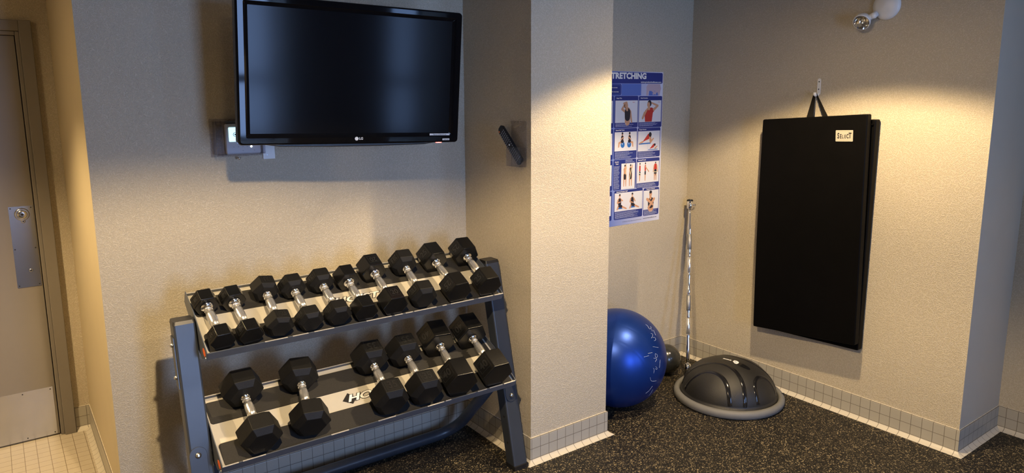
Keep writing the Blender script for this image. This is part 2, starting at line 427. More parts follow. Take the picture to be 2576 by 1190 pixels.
kp = G(STEEL).box(loc(DX0+.012, YD-.0065, .009), loc(.129, YD-.005, .268)).out('kick_plate', d)
for cx, cz in ((.118, .256), (.118, .02), (.0, .256), (0., .02)):
    G(DARKHOLE).lathe([(.003, 0), (.003, .001)], T(cx-DX1, -.0065, cz) @ RX(90), n=10).out('plate_screw', kp)

# ------------------------------------------------------------------ lights of the place
def downlight(x, y, power, label, col=(1, .74, .44), ang=130, blend=.22, rad=.028):
    t = tag(empty('recessed_downlight', (x, y, H)), label, 'ceiling light', 'warm recessed downlights')
    G(OFFW).lathe([(.095, 0), (.095, -.004), (.088, -.008), (.072, -.006), (.070, 0)], cap=False).out('trim_ring', t)
    G(emis('warm_lamp_glass', col, 130)).lathe([(.069, -.002), (.05, -.004), (.0001, -.005)], cap=False).out('lamp_glass', t)
    ld = bpy.data.lights.new('downlight_lamp', 'SPOT'); ld.energy = power; ld.color = col; ld.spot_size = R(ang); ld.spot_blend = blend; ld.shadow_soft_size = rad
    lo = bpy.data.objects.new('downlight_lamp', ld); C.objects.link(lo); lo.location = (x, y, H-.03)
    return lo
WARM = (1, .745, .43)
downlight(.55, 1.20, 190, 'round recessed downlight in the ceiling in front of the television', WARM, ang=136)
downlight(2.68, 1.72, 158, 'round recessed downlight in the ceiling before the column and mat', WARM, ang=126)
downlight(-.60, 3.15, 170, 'round recessed downlight in the ceiling at the corridor by the door', (1, .72, .38), ang=112, blend=.6)
w = bpy.data.worlds.new('dusk_sky'); bpy.context.scene.world = w; bpy.context.scene.cycles.transparent_max_bounces = 32; w.use_nodes = True
bg = w.node_tree.nodes['Background']; bg.inputs[0].default_value = (.35, .545, 1, 1); bg.inputs[1].default_value = 31.0

# ------------------------------------------------------------------ television
tv = tag(empty('television', (1.1890, 2.662, 1.824)), 'black flat television on a wall arm, switched off', 'television')
tv.rotation_mode = 'QUATERNION'
tv.rotation_quaternion = (RZ(-4.172) @ RX(4.195) @ RY(1.372)).to_quaternion()
ox0, oz0, ox1, oz1 = -.4535, -.273, .4535, .268
ix0, iz0, ix1, iz1 = -.4096, -.2304, .4096, .2304
def rect_at(t, r): 
    return rrect(ox0+(ix0-ox0)*t, oz0+(iz0-oz0)*t, ox1+(ix1-ox1)*t, oz1+(iz1-oz1)*t, r, 4)
g = G(PIANO); rings = []
for t, r, y in ((.12, .012, .030), (0, .014, .018), (0, .014, -.018), (.05, .013, -.024), (.18, .010, -.027), (.62, .006, -.027), (.80, .004, -.022), (1, .002, -.019)):
    rings.append([(x, y, z) for x, z in rect_at(t, r)])
vs = [p for rr in rings for p in rr]; n = len(rings[0]); fs = []
for k in range(len(rings)-1):
    for i in range(n): j = (i+1) % n; fs.append((k*n+i, k*n+j, (k+1)*n+j, (k+1)*n+i))
fs.append(tuple(range(n)))
g._add(vs, fs, None, False)
g.out('bezel', tv)
G(SCREEN).box((ix0-.001, -.0185, iz0-.001), (ix1+.001, -.0165, iz1+.001)).out('screen', tv)
g = G(HOUSING)
pts = [(-.37, -.272), (-.30, -.281), (-.1, -.285), (.1, -.285), (.30, -.281), (.37, -.272), (.37, .2), (-.37, .2)]
g.prism(pts, .0, .075, basis((0, .065, 0), (1, 0, 0), (0, 0, 1))); g.out('back_housing', tv, bevel=.004)
g = G(INKW); Mf = basis((0, -.0275, 0), (1, 0, 0), (0, 0, 1))
g.lathe([(.0075, 0), (.0075, .0008)], T(-.004, -.0275, -.2515) @ RX(90), n=24)
g.text('LG', .0135, Mf @ T(.0145, -.2515, .0005), off=.03); g.out('logo', tv)
def strip(x0, z0, x1, z1, txt, nm):
    g = G(WHITE).prism([(x0, z0), (x1, z0), (x1, z1), (x0, z1)], 0, .0006, Mf @ T(0, 0, .0001)); g.m(INKB)
    g.text(txt, (z1-z0)*.95, Mf @ T((x0+x1)/2, (z0+z1)/2, .0009), off=.01, sx=(x1-x0)/(z1-z0)/len(txt)*1.75/1.0*.98); g.out(nm, tv)
strip(.316, -.2415, .410, -.2335, 'Please turn off when not in use', 'notice_strip')
strip(.377, -.2625, .410, -.2550, 'Thank you', 'notice_strip')
G(emis('red_standby_led', (1, .05, .04), 30)).lathe([(.0001, 0), (.009, .001), (.011, .003), (.008, .005), (.0001, .006)], T(.364, -.018, -.2745) @ Matrix.Diagonal((1.5, .5, 1, 1)), n=16, cap=False).out('standby_light', tv)
g = G(BLK); g.box((-.11, .065, -.11), (.11, .075, .11)); g.tube([(0, .075, 0), (.05, .16, 0), (.0, .25, -.01), (-.02, .37, -.03)], .018); g.box((-.07, .352, -.13), (.05, .366, .09))
g.out('mount_arm', tv)

# ------------------------------------------------------------------ thermostat in clear guard, small blank plate
gd = tag(empty('thermostat_guard', (.82, YT, 1.495)), 'clear plastic guard box screwed to wall, thermostat inside it', 'guard box')
g = G(COVER); D = .058
x0, x1, z0, z1 = -.105, .105, .0, .155
def shell(g, x0, z0, x1, z1, y0, y1, th):
    g.box((x0, y1, z0), (x1, y1+th, z1)); g.box((x0, y1+th, z0), (x0+th, y0, z1)); g.box((x1-th, y1+th, z0), (x1, y0, z1))
    g.box((x0+th, y1+th, z0), (x1-th, y0, z0+th)); g.box((x0+th, y1+th, z1-th), (x1-th, y0, z1))
shell(g, x0+.012, z0+.01, x1-.006, z1-.01, -.004, -D, .003)
g.box((x0, -.006, z0), (x1+.0, -.001, z1)); g.out('clear_cover', gd, bevel=.0015)
G(COVER).box((x0+.028, -D-.004, z0+.006), (x0+.034, -D, z1-.006)).box((x0+.010, -D-.004, z0+.006), (x0+.014, -D, z1-.006)).out('cover_rib', gd)
G(BOLT).lathe([(.006, 0), (.006, .006), (.003, .010)], T(-.002, -.030, -.002) @ RX(180), n=12).out('lock_screw', gd)
th = tag(empty('thermostat', (.82, YT-.006, 1.505)), 'white wall thermostat with lit screen inside the clear guard', 'thermostat')
G(WHITE).prism(rrect(-.048, .0, .088, .124, .008), 0, .022, basis((0, 0, 0), (1, 0, 0), (0, 0, 1))).out('body', th, bevel=.002)
G(emis('pale_lcd', (.62, .95, 1.0), 1.6)).prism(rrect(-.037, .052, .05, .110, .003), 0, .0012, basis((0, -.0222, 0), (1, 0, 0), (0, 0, 1))).out('display', th)
g = G(mat('lcd_print', (.10, .28, .45), .5)); g.tube([(-.012+.0075*math.cos(a*PI/8), -.0238, .081+.0075*math.sin(a*PI/8)) for a in range(16)], .0011, 6, closed=True)
g.lathe([(.003, 0), (.003, .0008)], T(-.012, -.0235, .081) @ RX(90), n=12); g.out('display_print', th)
GP = mat('soft_grey_print', (.35, .38, .42), .5)
for xx, zz in ((-.02, .030), (-.002, .030), (.016, .030), (.034, .030), (.016, .014), (.062, .014)):
    G(GP).box((xx-.0024, -.0228, zz-.001), (xx+.0024, -.0221, zz+.001)).out('button_print', th)
G(emis('white_led', (.9, .97, 1), 8)).lathe([(.004, 0), (.003, .001)], T(.050, -.0222, .030) @ RX(90), n=14).out('status_light', th)
bp_ = tag(empty('blank_wall_plate', (.947, YT, 1.477)), 'small white blank plate beside the clear thermostat guard', 'wall plate')
G(OFFW).prism(rrect(-.024, 0, .026, .07, .002), 0, .006, basis((0, 0, 0), (1, 0, 0), (0, 0, 1))).out('plate', bp_, bevel=.001)
G(STEEL).lathe([(.0025, 0), (.002, .001)], T(-.008, -.0062, .018) @ RX(90), n=10).out('plate_screw', bp_)

# ------------------------------------------------------------------ remote and its holder on the niche wall (faces -X)
RW = basis((XRM, 0, 0), (0, -1, 0), (0, 0, 1))         # local x = -Y, y = up, z = out of the wall (-X)
hd = tag(empty('remote_holder', (XRM, 2.58, 1.42)), 'clear acrylic pocket on the niche wall holding the remote', 'holder')
Mh = basis((0, 0, 0), (0, -1, 0), (0, 0, 1))
g = G(CLEAR); g.box((-.062, 0, .0005), (.055, .205, .003), Mh); g.box((-.055, 0, .034), (.050, .088, .037), Mh); g.box((-.055, 0, .003), (-.052, .088, .034), Mh)
g.box((.047, 0, .003), (.050, .088, .034), Mh); g.box((-.052, 0, .003), (.047, .003, .034), Mh); g.out('clear_pocket', hd, bevel=.0008)
for zz in (.18,): G(BOLT).lathe([(.003, 0), (.002, .0015)], Mh @ T(.01, zz, .003), n=10).out('holder_screw', hd)
rm = empty('remote_control'); tag(rm, 'black television remote leaning in a clear wall pocket', 'remote control')
a = Vector((1.910, 2.690, 1.592)); b_ = Vector((1.913, 2.540, 1.444))
yv = (a-b_).normalized(); zv = Vector((-1, 0, 0)); xv = yv.cross(zv).normalized(); zv = xv.cross(yv)
Mr = Matrix((xv, yv, zv)).transposed().to_4x4(); Mr.translation = (a+b_)/2
rm.matrix_world = Mr
Lr = (a-b_).length/2
g = G(BLK).prism([(-.022, -Lr), (-.012, -Lr-.006), (.012, -Lr-.006), (.022, -Lr), (.024, 0), (.023, Lr-.01), (.012, Lr+.004), (-.012, Lr+.004), (-.023, Lr-.01), (-.024, 0)], -.004, .009); g.out('body', rm, bevel=.004, seg=3)
bt = G(mat('grey_key', (.30, .31, .34), .5)); random.seed(9)
for r_ in range(15):
    for c_ in range(4):
        if 6 <= r_ <= 8 and c_ in (1, 2): continue
        x = -.0155+c_*.0103; y = Lr-.030-r_*.0118
        bt.box((x-.0024, y-.0018, .009), (x+.0024, y+.0018, .0105))
bt.out('keys', rm)
G(mat('red_power_key', (.8, .22, .06), .5)).lathe([(.0038, .009), (.0038, .0108), (.002, .0112)], T(-.014, Lr-.014, 0), n=14).out('power_key', rm)
G(WHITE).lathe([(.004, .009), (.004, .0108), (.002, .0112)], T(0, Lr-.107, 0), n=14).out('center_key', rm)

# ------------------------------------------------------------------ dumbbell rack
X0, X1 = .540, 1.822
ALF = 27.5; ca, sa = math.cos(R(ALF)), math.sin(R(ALF))
Uv = Vector((0, ca, sa)); Nv = Vector((0, -sa, ca))
LIPH = .012
PU = Vector((0, 2.56, .846)) - Nv*LIPH; PL = Vector((0, 2.462, .458)) - Nv*LIPH
def TM(P, x=0): # tray frame: X along the rack, Y up the slope, Z normal
    M = Matrix((Vector((1, 0, 0)), Uv, Nv)).transposed().to_4x4(); M.translation = P + Vector((x, 0, 0)); return M
rack = tag(empty('dumbbell_rack', (0, 0, 0)), 'grey two-tier steel dumbbell rack standing against the wall under the television', 'rack')
def tray(P, logo_u):
    M = TM(P); th = .003; TD = .325
    g = G(TRAY); g.box((X0, 0, -th), (X1, TD, 0), M)
    t = g.out('tray', rack)
    # the folded lips: grey painted metal with worn top edge
    g = G(TRAYF, WORN)
    g.box((X0, -.004, -.016), (X1, 0, LIPH), M); g.box((X0, -.004, -.019), (X1, .02, -.016), M)
    random.seed(int(P.z*1000))
    g.m(WORN); x = X0
    while x < X1-.02:
        l = random.uniform(.01, .12)
        if random.random() < .62: g.box((x, -.0044, LIPH-random.uniform(.0005, .0016)), (min(x+l, X1), .0002, LIPH+.0005), M)
        x += l + random.uniform(.004, .03)
    g.m(TRAYF).box((X0, TD, -.02), (X1, TD+.004, .012), M); g.m(WORN).box((X0, TD, .012), (X1, TD+.004, .0128), M)
    g.out('tray_lip', t)
    for sx in (X0, X1):
        s = -1 if sx == X0 else 1
        g = G(TRAYF); out = [(-.004, .012), (-.004, -.014), (.045, -.060), (.115, -.070), (.125, -.05), (.20, -.045), (TD+.004, -.03), (TD+.004, .022), (.20, .030)]
        B = M @ basis((sx, 0, 0), (0, 1, 0), (0, 0, 1))
        g.prism([(u, v) for u, v in out], -.0015, .0015, B)
        g.m(TRAY)
        e = G(TRAYF)
        g.out('side_plate', t)
    # rubber strips
    for u0, u1 in ((.004, .104), (.198, .302)):
        G(MATR).prism(rrect(X0+.012, u0, X1-.012, u1, .012), .0002, .0035, M).out('rubber_strip', t)
    # printed logo: black diamond and outlined italic lettering
    g = G(INKB)
    mu = M @ T(0, 0, .0006)
    g.prism([(1.046, .146), (1.082, .121), (1.108, .148), (1.080, .180)], 0, .0002, mu)
    g.text('HOIST', .046, mu @ T(1.164, .149, .0004), off=.085, shear=.35, sx=1.50)
    g.m(INKW).text('HOIST', .046, mu @ T(1.164, .149, .0008), off=.035, shear=.35, sx=1.50)
    g.out('printed_logo', t)
    # sticker on the left plate
    g = G(ORANGE).prism([(.030 + .012*math.cos(k*PI/8)*1.6, -.013 + .012*math.sin(k*PI/8)) for k in range(16)], 0, .0006, M @ basis((X0-.0017, 0, 0), (0, -1, 0), (0, 0, 1)) @ Matrix.Diagonal((-1, 1, 1, 1)))
    g.out('sticker', t)
    G(BOLT).lathe([(.005, 0), (.004, .003)], M @ T(X0-.0015, .004, -.018) @ RY(-90), n=10).out('tray_bolt', t)
    return t
tray(PU, 0); tray(PL, 0)
# slanting uprights of box tube, outside the trays
sl = .235; LG = math.atan(sl)
UW, UD = .075, .066
def upright(xa, xb, zt):
    def at(z, y): return (2.475 + sl*z + y)
    g = G(GREY); r = .007
    pts = rrect(xa, 0, xb, UD, r, 3)
    n = len(pts)
    # section sheared along the lean
    v = [(x, at(.0, y), .0) for x, y in pts] + [(x, at(zt, y), zt+.0) for x, y in pts]
    f = [tuple(range(n)), tuple(range(n, 2*n))] + [(i, (i+1) % n, n+(i+1) % n, n+i) for i in range(n)]
    g._add(v, f, None, False); bmesh.ops.recalc_face_normals(g.bm, faces=g.bm.faces)
    o = g.out('upright', rack)
    g = G(BLK); v = [(x, at(zt, y), zt) for x, y in rrect(xa-.001, -.001, xb+.001, UD+.001, r, 3)] + [(x, at(zt+.012, y), zt+.012) for x, y in rrect(xa+.002, .002, xb-.002, UD-.002, r, 3)]
    g._add(v, f); bmesh.ops.recalc_face_normals(g.bm, faces=g.bm.faces); g.out('end_cap', o)
    g = G(BLK); g.box((xa-.003, at(0, -.003), .0), (xb+.003, at(0, UD+.003), .02)); g.out('foot_cap', o)
    # rounded lower bracket and its bolt
    zc = .465 if xa < 1 else .341
    xm = .488 if xa < 1 else 1.862
    Mb = basis((xm, at(zc, -.0005), zc), (1, 0, 0), (0, math.sin(LG), math.cos(LG)))
    g = G(GREY).prism([(.030*math.cos(R(a_)), .030*math.sin(R(a_))) for a_ in range(-180 if xa > 1 else 0, (0 if xa > 1 else 180)+1, 15)] + ([(.030, .06), (-.030, .06)] if xa > 1 else [(-.030, -.1), (.030, -.1)]), 0, .003, Mb); g.out('bracket', o, bevel=.001)
    G(BOLT).lathe([(.0105, .003), (.0105, .005), (.0075, .010), (.003, .0115)], Mb, n=20).out('bolt', o)
    return o, at
upl, at = upright(X0-.004-UW, X0-.004, .925)
upr, at = upright(X1+.004, X1+.004+UW, .955)
# bracket plate with bolts on the outer side of the left upright
g = G(GREY); 
Mp = basis((X0-.004-UW, 0, 0), (0, 1, 0), (0, 0, 1))
g.prism([(2.475+sl*z_+y_, z_) for y_, z_ in ((.012, .70), (.055, .70), (.055, .88), (.012, .88))], 0, .004, basis((X0-.004-UW-.004, 0, 0), (0, 1, 0), (0, 0, 1))); g.out('bracket', upl)
for z_ in (.85, .735): G(BOLT).lathe([(.008, 0), (.008, .004), (.005, .010)], T(X0-.004-UW-.003, 2.475+sl*z_+.034, z_) @ RY(-90), n=14).out('bolt', upl)
for z_ in (.345,): G(BOLT).lathe([(.008, 0), (.008, .004), (.005, .010)], T(X0-.004-UW, 2.475+sl*z_+.03, z_) @ RY(-90), n=14).out('bolt', upl)
for z_ in (.12, .24): G(DARKHOLE).lathe([(.006, 0), (.006, .0006)], T(X1+.004, 2.475+sl*z_+.03, z_) @ RY(-90), n=12).out('bolt_hole', upr)
# bent rear tube: from both uprights back and down to the floor along the wall
pth = []
xl, xr = X0-.03, X1+.03
zr, yr = .034, 2.945
def arc(p0, p1, p2, n=8):
    p0, p1, p2 = map(Vector, (p0, p1, p2)); return [(p0*(1-t)**2 + p1*2*t*(1-t) + p2*t*t) for t in [i/n for i in range(n+1)]]
A = (xr-.03, 2.60, .43); Bc = (xr-.06, yr, zr)
pth = [Vector(A)] + arc(Vector(Bc)+(Vector(A)-Vector(Bc)).normalized()*.12, Bc, (xr-.20, yr, zr)) + arc((xl+.20, yr, zr), (xl+.06, yr, zr), Vector((xl+.06, yr, zr))+(Vector((xl+.03, 2.60, .43))-Vector((xl+.06, yr, zr))).normalized()*.12) + [Vector((xl+.03, 2.60, .43))]
G(GREY).tube(pth, .028, 16).out('rear_tube', rack)

# ------------------------------------------------------------------ dumbbells
def hexring(ap, y, n=6):
    rr = ap/math.cos(PI/6)
    return [(rr*math.cos(R(60*k)), y, rr*math.sin(R(60*k))) for k in range(6)]
def head_mesh(g, ap, L_, style):
    if style == 'bevel':
        c = ap*.30; sec = [(ap*.70, -L_/2), (ap, -L_/2+c), (ap, L_/2-c), (ap*.70, L_/2)]
    else:
        sec = [(ap*.955, -L_/2), (ap, -L_/2+.004), (ap, L_/2-.004), (ap*.955, L_/2)]
    v = [p for a_, y in sec for p in hexring(a_, y)]
    f = [tuple(range(6))] + [tuple(range(len(v)-6, len(v)))[::-1]]
    for k in range(len(sec)-1):
        for i in range(6): j = (i+1) % 6; f.append((k*6+i, (k+1)*6+i, (k+1)*6+j, k*6+j))
    g._add(v, f)
def dumbbell(tray_, x, u, dist, yaw, af, style, hl, txt, face, label, group, rot_rear=True, roll=0):
    P = PU if tray_ == 'U' else PL
    rear, front = u+dist/2, max(u-dist/2, .003+hl/2+abs(math.sin(R(yaw)))*af/2)      # stays behind the front lip
    u, dist = (rear+front)/2, rear-front
    ap = af/2
    lift = .0038 if not roll else .0038+ap*(1/math.cos(PI/6)*math.cos(R(30-abs(roll)))-1)
    M = TM(P, x) @ T(0, u, lift) @ RZ(-yaw)
    e = empty('dumbbell'); e.matrix_world = M; tag(e, label, 'dumbbell', group)
    rubm = RUBM if style == 'bevel' else RUBG
    for s in (1, -1):
        g = G(rubm); head_mesh(g, ap, hl, style)
        h = g.out('head', e, bevel=.0022 if style == 'bevel' else .0035, seg=2, angle=R(18)); h.location = (0, s*dist/2, ap)
        h.rotation_euler = (0, R(roll), 0)
        if txt:
            fl = ap*2/math.sqrt(3)          # side of the hexagon
            if face == 'top': B = basis((0, 0, ap), (1, 0, 0), (0, 1, 0))
            else: B = basis((-ap*math.cos(R(30)), 0, ap*.5), (.5, 0, math.cos(R(30))), (0, 1, 0))
            if s == 1 and rot_rear: B = B @ RZ(180)
            if s == -1 and not rot_rear: B = B @ RZ(180)
            w_ = fl*.39; v_ = hl*.27
            g = G(EMB)
            for (a0, b0, a1, b1) in ((-w_, -v_, w_, -v_+.0015), (-w_, v_-.0015, w_, v_), (-w_, -v_, -w_+.0015, v_), (w_-.0015, -v_, w_, v_)):
                g.box((a0, b0, -.0004), (a1, b1, .0010), B)
            sz = v_*2*.92
            k = min(1.0, (w_*1.75)/(len(txt)*sz*.62))
            g.text(txt, sz, B @ T(0, 0, -.0002), off=.02, depth=.0013, sx=k); g.out('weight_marking', h)
    # chrome handle: collars, ring grooves and a swelling grip
    g = G(CHROME); c = dist/2 - hl/2 + .004; r = .0135; q = c-.004
    Mh_ = T(0, 0, ap) @ RX(-90)
    g.lathe([(r*.84, -c), (r*.84, c)], Mh_, n=20); g.m(CHROME2)
    k0 = q*.60
    g.lathe([(r*.8, -k0), (r*1.10, -k0+.001), (r*1.24, -k0*.5), (r*1.30, 0), (r*1.24, k0*.5), (r*1.10, k0-.001), (r*.8, k0)], Mh_, n=22)
    for s in (1, -1): g.lathe([(r*.8, s*(k0+.004)), (r*1.16, s*(k0+.0045)), (r*1.20, s*(k0+.008)), (r*1.16, s*(k0+.0115)), (r*.8, s*(k0+.012))], Mh_, n=22)
    hn = g.out('handle', e)
    g = G(CHROME); cr = 1.75 if style != 'bevel' else 1.38
    g.bm.free()
    for s in (1, -1): G(CHROME).lathe([(r, s*(c-.001)), (r*cr*.8, s*(c-.003)), (r*cr, s*(c-.006)), (r*cr, s*(c-.009)), (r*1.1, s*(c-.014)), (r*.8, s*(c-.016))], Mh_, n=24).out('collar', hn)
    return e
GU, GL = 'hex dumbbells on the upper tier', 'hex dumbbells on the lower tier'
du = .001
dl = .000
dumbbell('U', .590, .125+du, .210, -2.4, .080, 'smooth', .058, '8', 'left', 'smallest glossy hex dumbbell, far left end of upper tier', GU)
dumbbell('U', .689, .122+du, .211, -3.0, .080, 'smooth', .058, '8', 'left', 'small glossy hex dumbbell, second from the left on upper tier', GU)
dumbbell('U', .806, .132+du, .217, 1.7, .093, 'bevel', .072, '10LB', 'top', 'matte faceted dumbbell with its 10LB marking facing up, upper tier', GU, rot_rear=True, roll=9)
dumbbell('U', .918, .128+du, .210, -.8, .092, 'bevel', .070, '10LB', 'left', 'matte faceted 10LB dumbbell with marking on its left side, upper tier', GU)
dumbbell('U', 1.035, .132+du, .212, .6, .094, 'bevel', .072, '12LB', 'left', 'matte faceted dumbbell marked 12LB over the upper tray logo', GU)
dumbbell('U', 1.147, .125+du, .217, .7, .088, 'smooth', .066, '', 'left', 'glossy unmarked-looking dumbbell between the 12LB and the glossy 20, upper tier', GU)
dumbbell('U', 1.273, .144+du, .231, .1, .100, 'smooth', .076, '20', 'top', 'glossy dumbbell with 20 on its top face, upper tier', GU)
dumbbell('U', 1.419, .142+du, .238, 2.6, .107, 'bevel', .082, '20LB', 'left', 'matte faceted dumbbell marked 20LB, upper tier', GU)
dumbbell('U', 1.577, .146+du, .237, -1.1, .110, 'smooth', .084, '25', 'left', 'glossy 25 dumbbell, second from the right on upper tier', GU, rot_rear=False)
dumbbell('U', 1.744, .153+du, .230, 1.5, .110, 'smooth', .084, '25', 'left', 'glossy 25 dumbbell at the right end of upper tier', GU)
dumbbell('L', .679, .154+dl, .257, -.2, .134, 'bevel', .102, '', 'top', 'big matte blank-faced dumbbell at the left end of lower tier', GL)
dumbbell('L', .887, .154+dl, .255, 8.0, .130, 'bevel', .100, '', 'top', 'big matte blank-faced dumbbell standing askew, second on lower tier', GL)
dumbbell('L', 1.205, .158+dl, .250, 2.5, .134, 'bevel', .102, '35', 'top', 'matte 35 dumbbell beside the lower tray logo', GL)
dumbbell('L', 1.363, .156+dl, .241, 2.1, .134, 'bevel', .100, '35', 'top', 'matte 35 dumbbell next to the glossy 40s, lower tier', GL)
dumbbell('L', 1.535, .169+dl, .262, 4.3, .135, 'smooth', .102, '40', 'left', 'glossy 40 dumbbell, second from the right on lower tier', GL)
dumbbell('L', 1.713, .170+dl, .258, 1.4, .135, 'smooth', .102, '40', 'left', 'glossy 40 dumbbell at the right end of lower tier', GL)

# ------------------------------------------------------------------ stretching poster
po = tag(empty('stretching_poster', (3.0875, YT, .953)), 'blue and white stretching exercise chart taped on the wall behind the column', 'poster')
m, N, L, b = nt('poster_lavender_paper')
tc = N.new('ShaderNodeTexCoord'); sp = N.new('ShaderNodeSeparateXYZ'); L.new(tc.outputs['Object'], sp.inputs[0])
mr = N.new('ShaderNodeMapRange'); mr.inputs[1].default_value = -.15; mr.inputs[2].default_value = .30; L.new(sp.outputs[0], mr.inputs[0])
mx = N.new('ShaderNodeMix'); mx.data_type = 'RGBA'; L.new(mr.outputs[0], mx.inputs[0]); mx.inputs[6].default_value = (.13, .20, .55, 1); mx.inputs[7].default_value = (.66, .68, .82, 1)
L.new(mx.outputs[2], b.inputs['Base Color']); b.inputs['Roughness'].default_value = .35
PAPER = m
NAVY = mat('poster_navy', (.018, .035, .22), .35); MIDB = mat('poster_blue', (.10, .18, .55), .35); PW = mat('poster_white', (.72, .73, .78), .35)
SKIN = mat('poster_skin', (.60, .33, .20), .4); PALE = mat('poster_pale_skin', (.50, .40, .48), .4); RED = mat('poster_red', (.52, .035, .03), .4); PBK = mat('poster_black', (.02, .02, .035), .4); YEL = mat('poster_cream', (.75, .68, .42), .4); BALLB = mat('poster_ball', (.03, .16, .50), .3)
PX0, PZ0 = 3.0875, .953
def pp(x, z): return (x-PX0, z-PZ0)
pm = basis((0, -.0006, 0), (1, 0, 0), (0, 0, 1))
g = G(PAPER); g.prism([pp(2.785, .953), pp(3.392, .953), pp(3.392, 1.876), pp(2.785, 1.876)], 0, .0005, pm); g.out('paper', po)
PG = G(NAVY)
LZ = .0004
LZ = .0002; _n = [0]
def lay(k):
    _n[0] += 1; return pm @ T(0, 0, .0006+LZ*k + (_n[0] % 40)*4e-6)
def pr_(mt, pts, k): PG.m(mt).poly([(*pp(x, z), 0) for x, z in pts], lay(k))
def rr(mt, x0, z0, x1, z1, k, r=.01): PG.m(mt).poly([(*pp(x, z), 0) for x, z in rrect(x0, z0, x1, z1, r, 4)], lay(k))
def cap_(mt, x0, z0, x1, z1, w0, w1, k):
    d_ = Vector((x1-x0, z1-z0)); n_ = Vector((-d_.y, d_.x)).normalized() if d_.length else Vector((1, 0)); a0 = math.atan2(d_.y, d_.x)
    pts = [(x1+w1*math.cos(a0+R(a_)), z1+w1*math.sin(a0+R(a_))) for a_ in range(-90, 91, 30)] + [(x0+w0*math.cos(a0+R(a_)), z0+w0*math.sin(a0+R(a_))) for a_ in range(90, 271, 30)]
    pr_(mt, pts, k)
def disc(mt, x, z, r1, r2, k): pr_(mt, [(x+r1*math.cos(R(a_)), z+r2*math.sin(R(a_))) for a_ in range(0, 360, 24)], k)
def lines(x0, x1, z0, z1, n, k=2, mt=None):
    for i in range(n):
        z = z1 - (i+.5)*(z1-z0)/n; xe = x0 + (x1-x0)*random.uniform(.7, 1)
        x = x0
        while x < xe-.004:
            l = random.uniform(.006, .018); pr_(mt or MIDL, [(x, z-.0009), (min(x+l, xe), z-.0009), (min(x+l, xe), z+.0009), (x, z+.0009)], k); x += l+.002
MIDL = mat('poster_text_white', (.55, .60, .80), .4)
rr(NAVY, 2.79, 1.806, 3.387, 1.871, 0, .010)
def ptxt(t_, x, z, s, k=2, mt=INKW, al='LEFT', off=.02, sx=1): PG.m(mt).text(t_, s, lay(k) @ T(*pp(x, z), 0), off=off, align=al, sx=sx)
ptxt('STRETCHING', 3.243, 1.8485, .047, off=.045, al='RIGHT', sx=1.13)
ptxt('www.productivefitness.com', 3.376, 1.8145, .0125, al='RIGHT', off=.03, sx=1.28)
rr(NAVY, 2.79, 1.737, 3.033, 1.803, 0, .012); rr(MIDB, 2.80, 1.742, 3.028, 1.798, 1, .010)
rr(NAVY, 2.802, 1.744, 3.026, 1.796, 2, .009); ptxt('Stretching exercises', 3.0, 1.781, .009, 3, al='RIGHT'); ptxt('for every body', 3.01, 1.757, .009, 3, al='RIGHT')
pr_(MIDB, [(3.036, 1.735), (3.20, 1.735), (3.20, 1.804), (3.036, 1.804)], 0)
# cropped torso with crossed arms at the top
pr_(PALE, [(3.245, 1.734), (3.262, 1.734), (3.266, 1.76), (3.34, 1.76), (3.35, 1.734), (3.362, 1.734), (3.374, 1.78), (3.366, 1.803), (3.262, 1.803), (3.246, 1.79)], 1)
pr_(MIDB, [(3.266, 1.734), (3.350, 1.734), (3.342, 1.762), (3.270, 1.762)], 2)
cap_(PALE, 3.262, 1.792, 3.325, 1.745, .010, .006, 3); cap_(PALE, 3.366, 1.775, 3.305, 1.744, .009, .006, 3)
def panel(x0, z0, x1, z1, wx0, wz0, wx1, wz1, title, tx, tz, body):
    rr(NAVY, x0, z0, x1, z1, 0, .009); pr_(PW, [(wx0, wz0), (wx1, wz0), (wx1, wz1), (wx0, wz1)], 1)
    ptxt(title, tx, tz, .0095, off=.025, sx=1.1); lines(*body)
random.seed(3)
# hidden column of panels at the left
for z0, z1 in ((1.545, 1.733), (1.358, 1.541), (1.172, 1.354), (.990, 1.168)):
    rr(NAVY, 2.79, z0, 2.973, z1, 0, .009); pr_(PW, [(2.798, z0+.03), (2.966, z0+.03), (2.966, z1-.028), (2.798, z1-.028)], 1)
    disc(SKIN, 2.93, (z0+z1)/2+.03, .012, .015, 2); cap_(SKIN, 2.93, (z0+z1)/2+.01, 2.93, z0+.04, .014, .014, 2)
panel(2.979, 1.544, 3.177, 1.733, 2.986, 1.575, 3.173, 1.706, 'Head Tilts', 2.995, 1.719, (2.99, 3.14, 1.550, 1.572, 4))
panel(3.182, 1.541, 3.388, 1.731, 3.186, 1.574, 3.381, 1.705, 'Neck Rotation', 3.197, 1.719, (3.19, 3.36, 1.548, 1.571, 4))
# head tilt figure
cap_(SKIN, 3.088, 1.643, 3.088, 1.578, .024, .021, 2); cap_(PBK, 3.088, 1.637, 3.088, 1.606, .024, .022, 3)
cap_(SKIN, 3.110, 1.640, 3.124, 1.578, .009, .006, 2); cap_(SKIN, 3.066, 1.642, 3.042, 1.655, .008, .007, 2); cap_(SKIN, 3.042, 1.655, 3.072, 1.692, .007, .006, 2)
cap_(SKIN, 3.084, 1.650, 3.080, 1.665, .008, .008, 3); disc(mat('poster_hair', (.16, .07, .03), .5), 3.074, 1.677, .016, .019, 4); disc(SKIN, 3.078, 1.675, .0125, .016, 5); cap_(SKIN, 3.056, 1.688, 3.078, 1.693, .006, .007, 6)
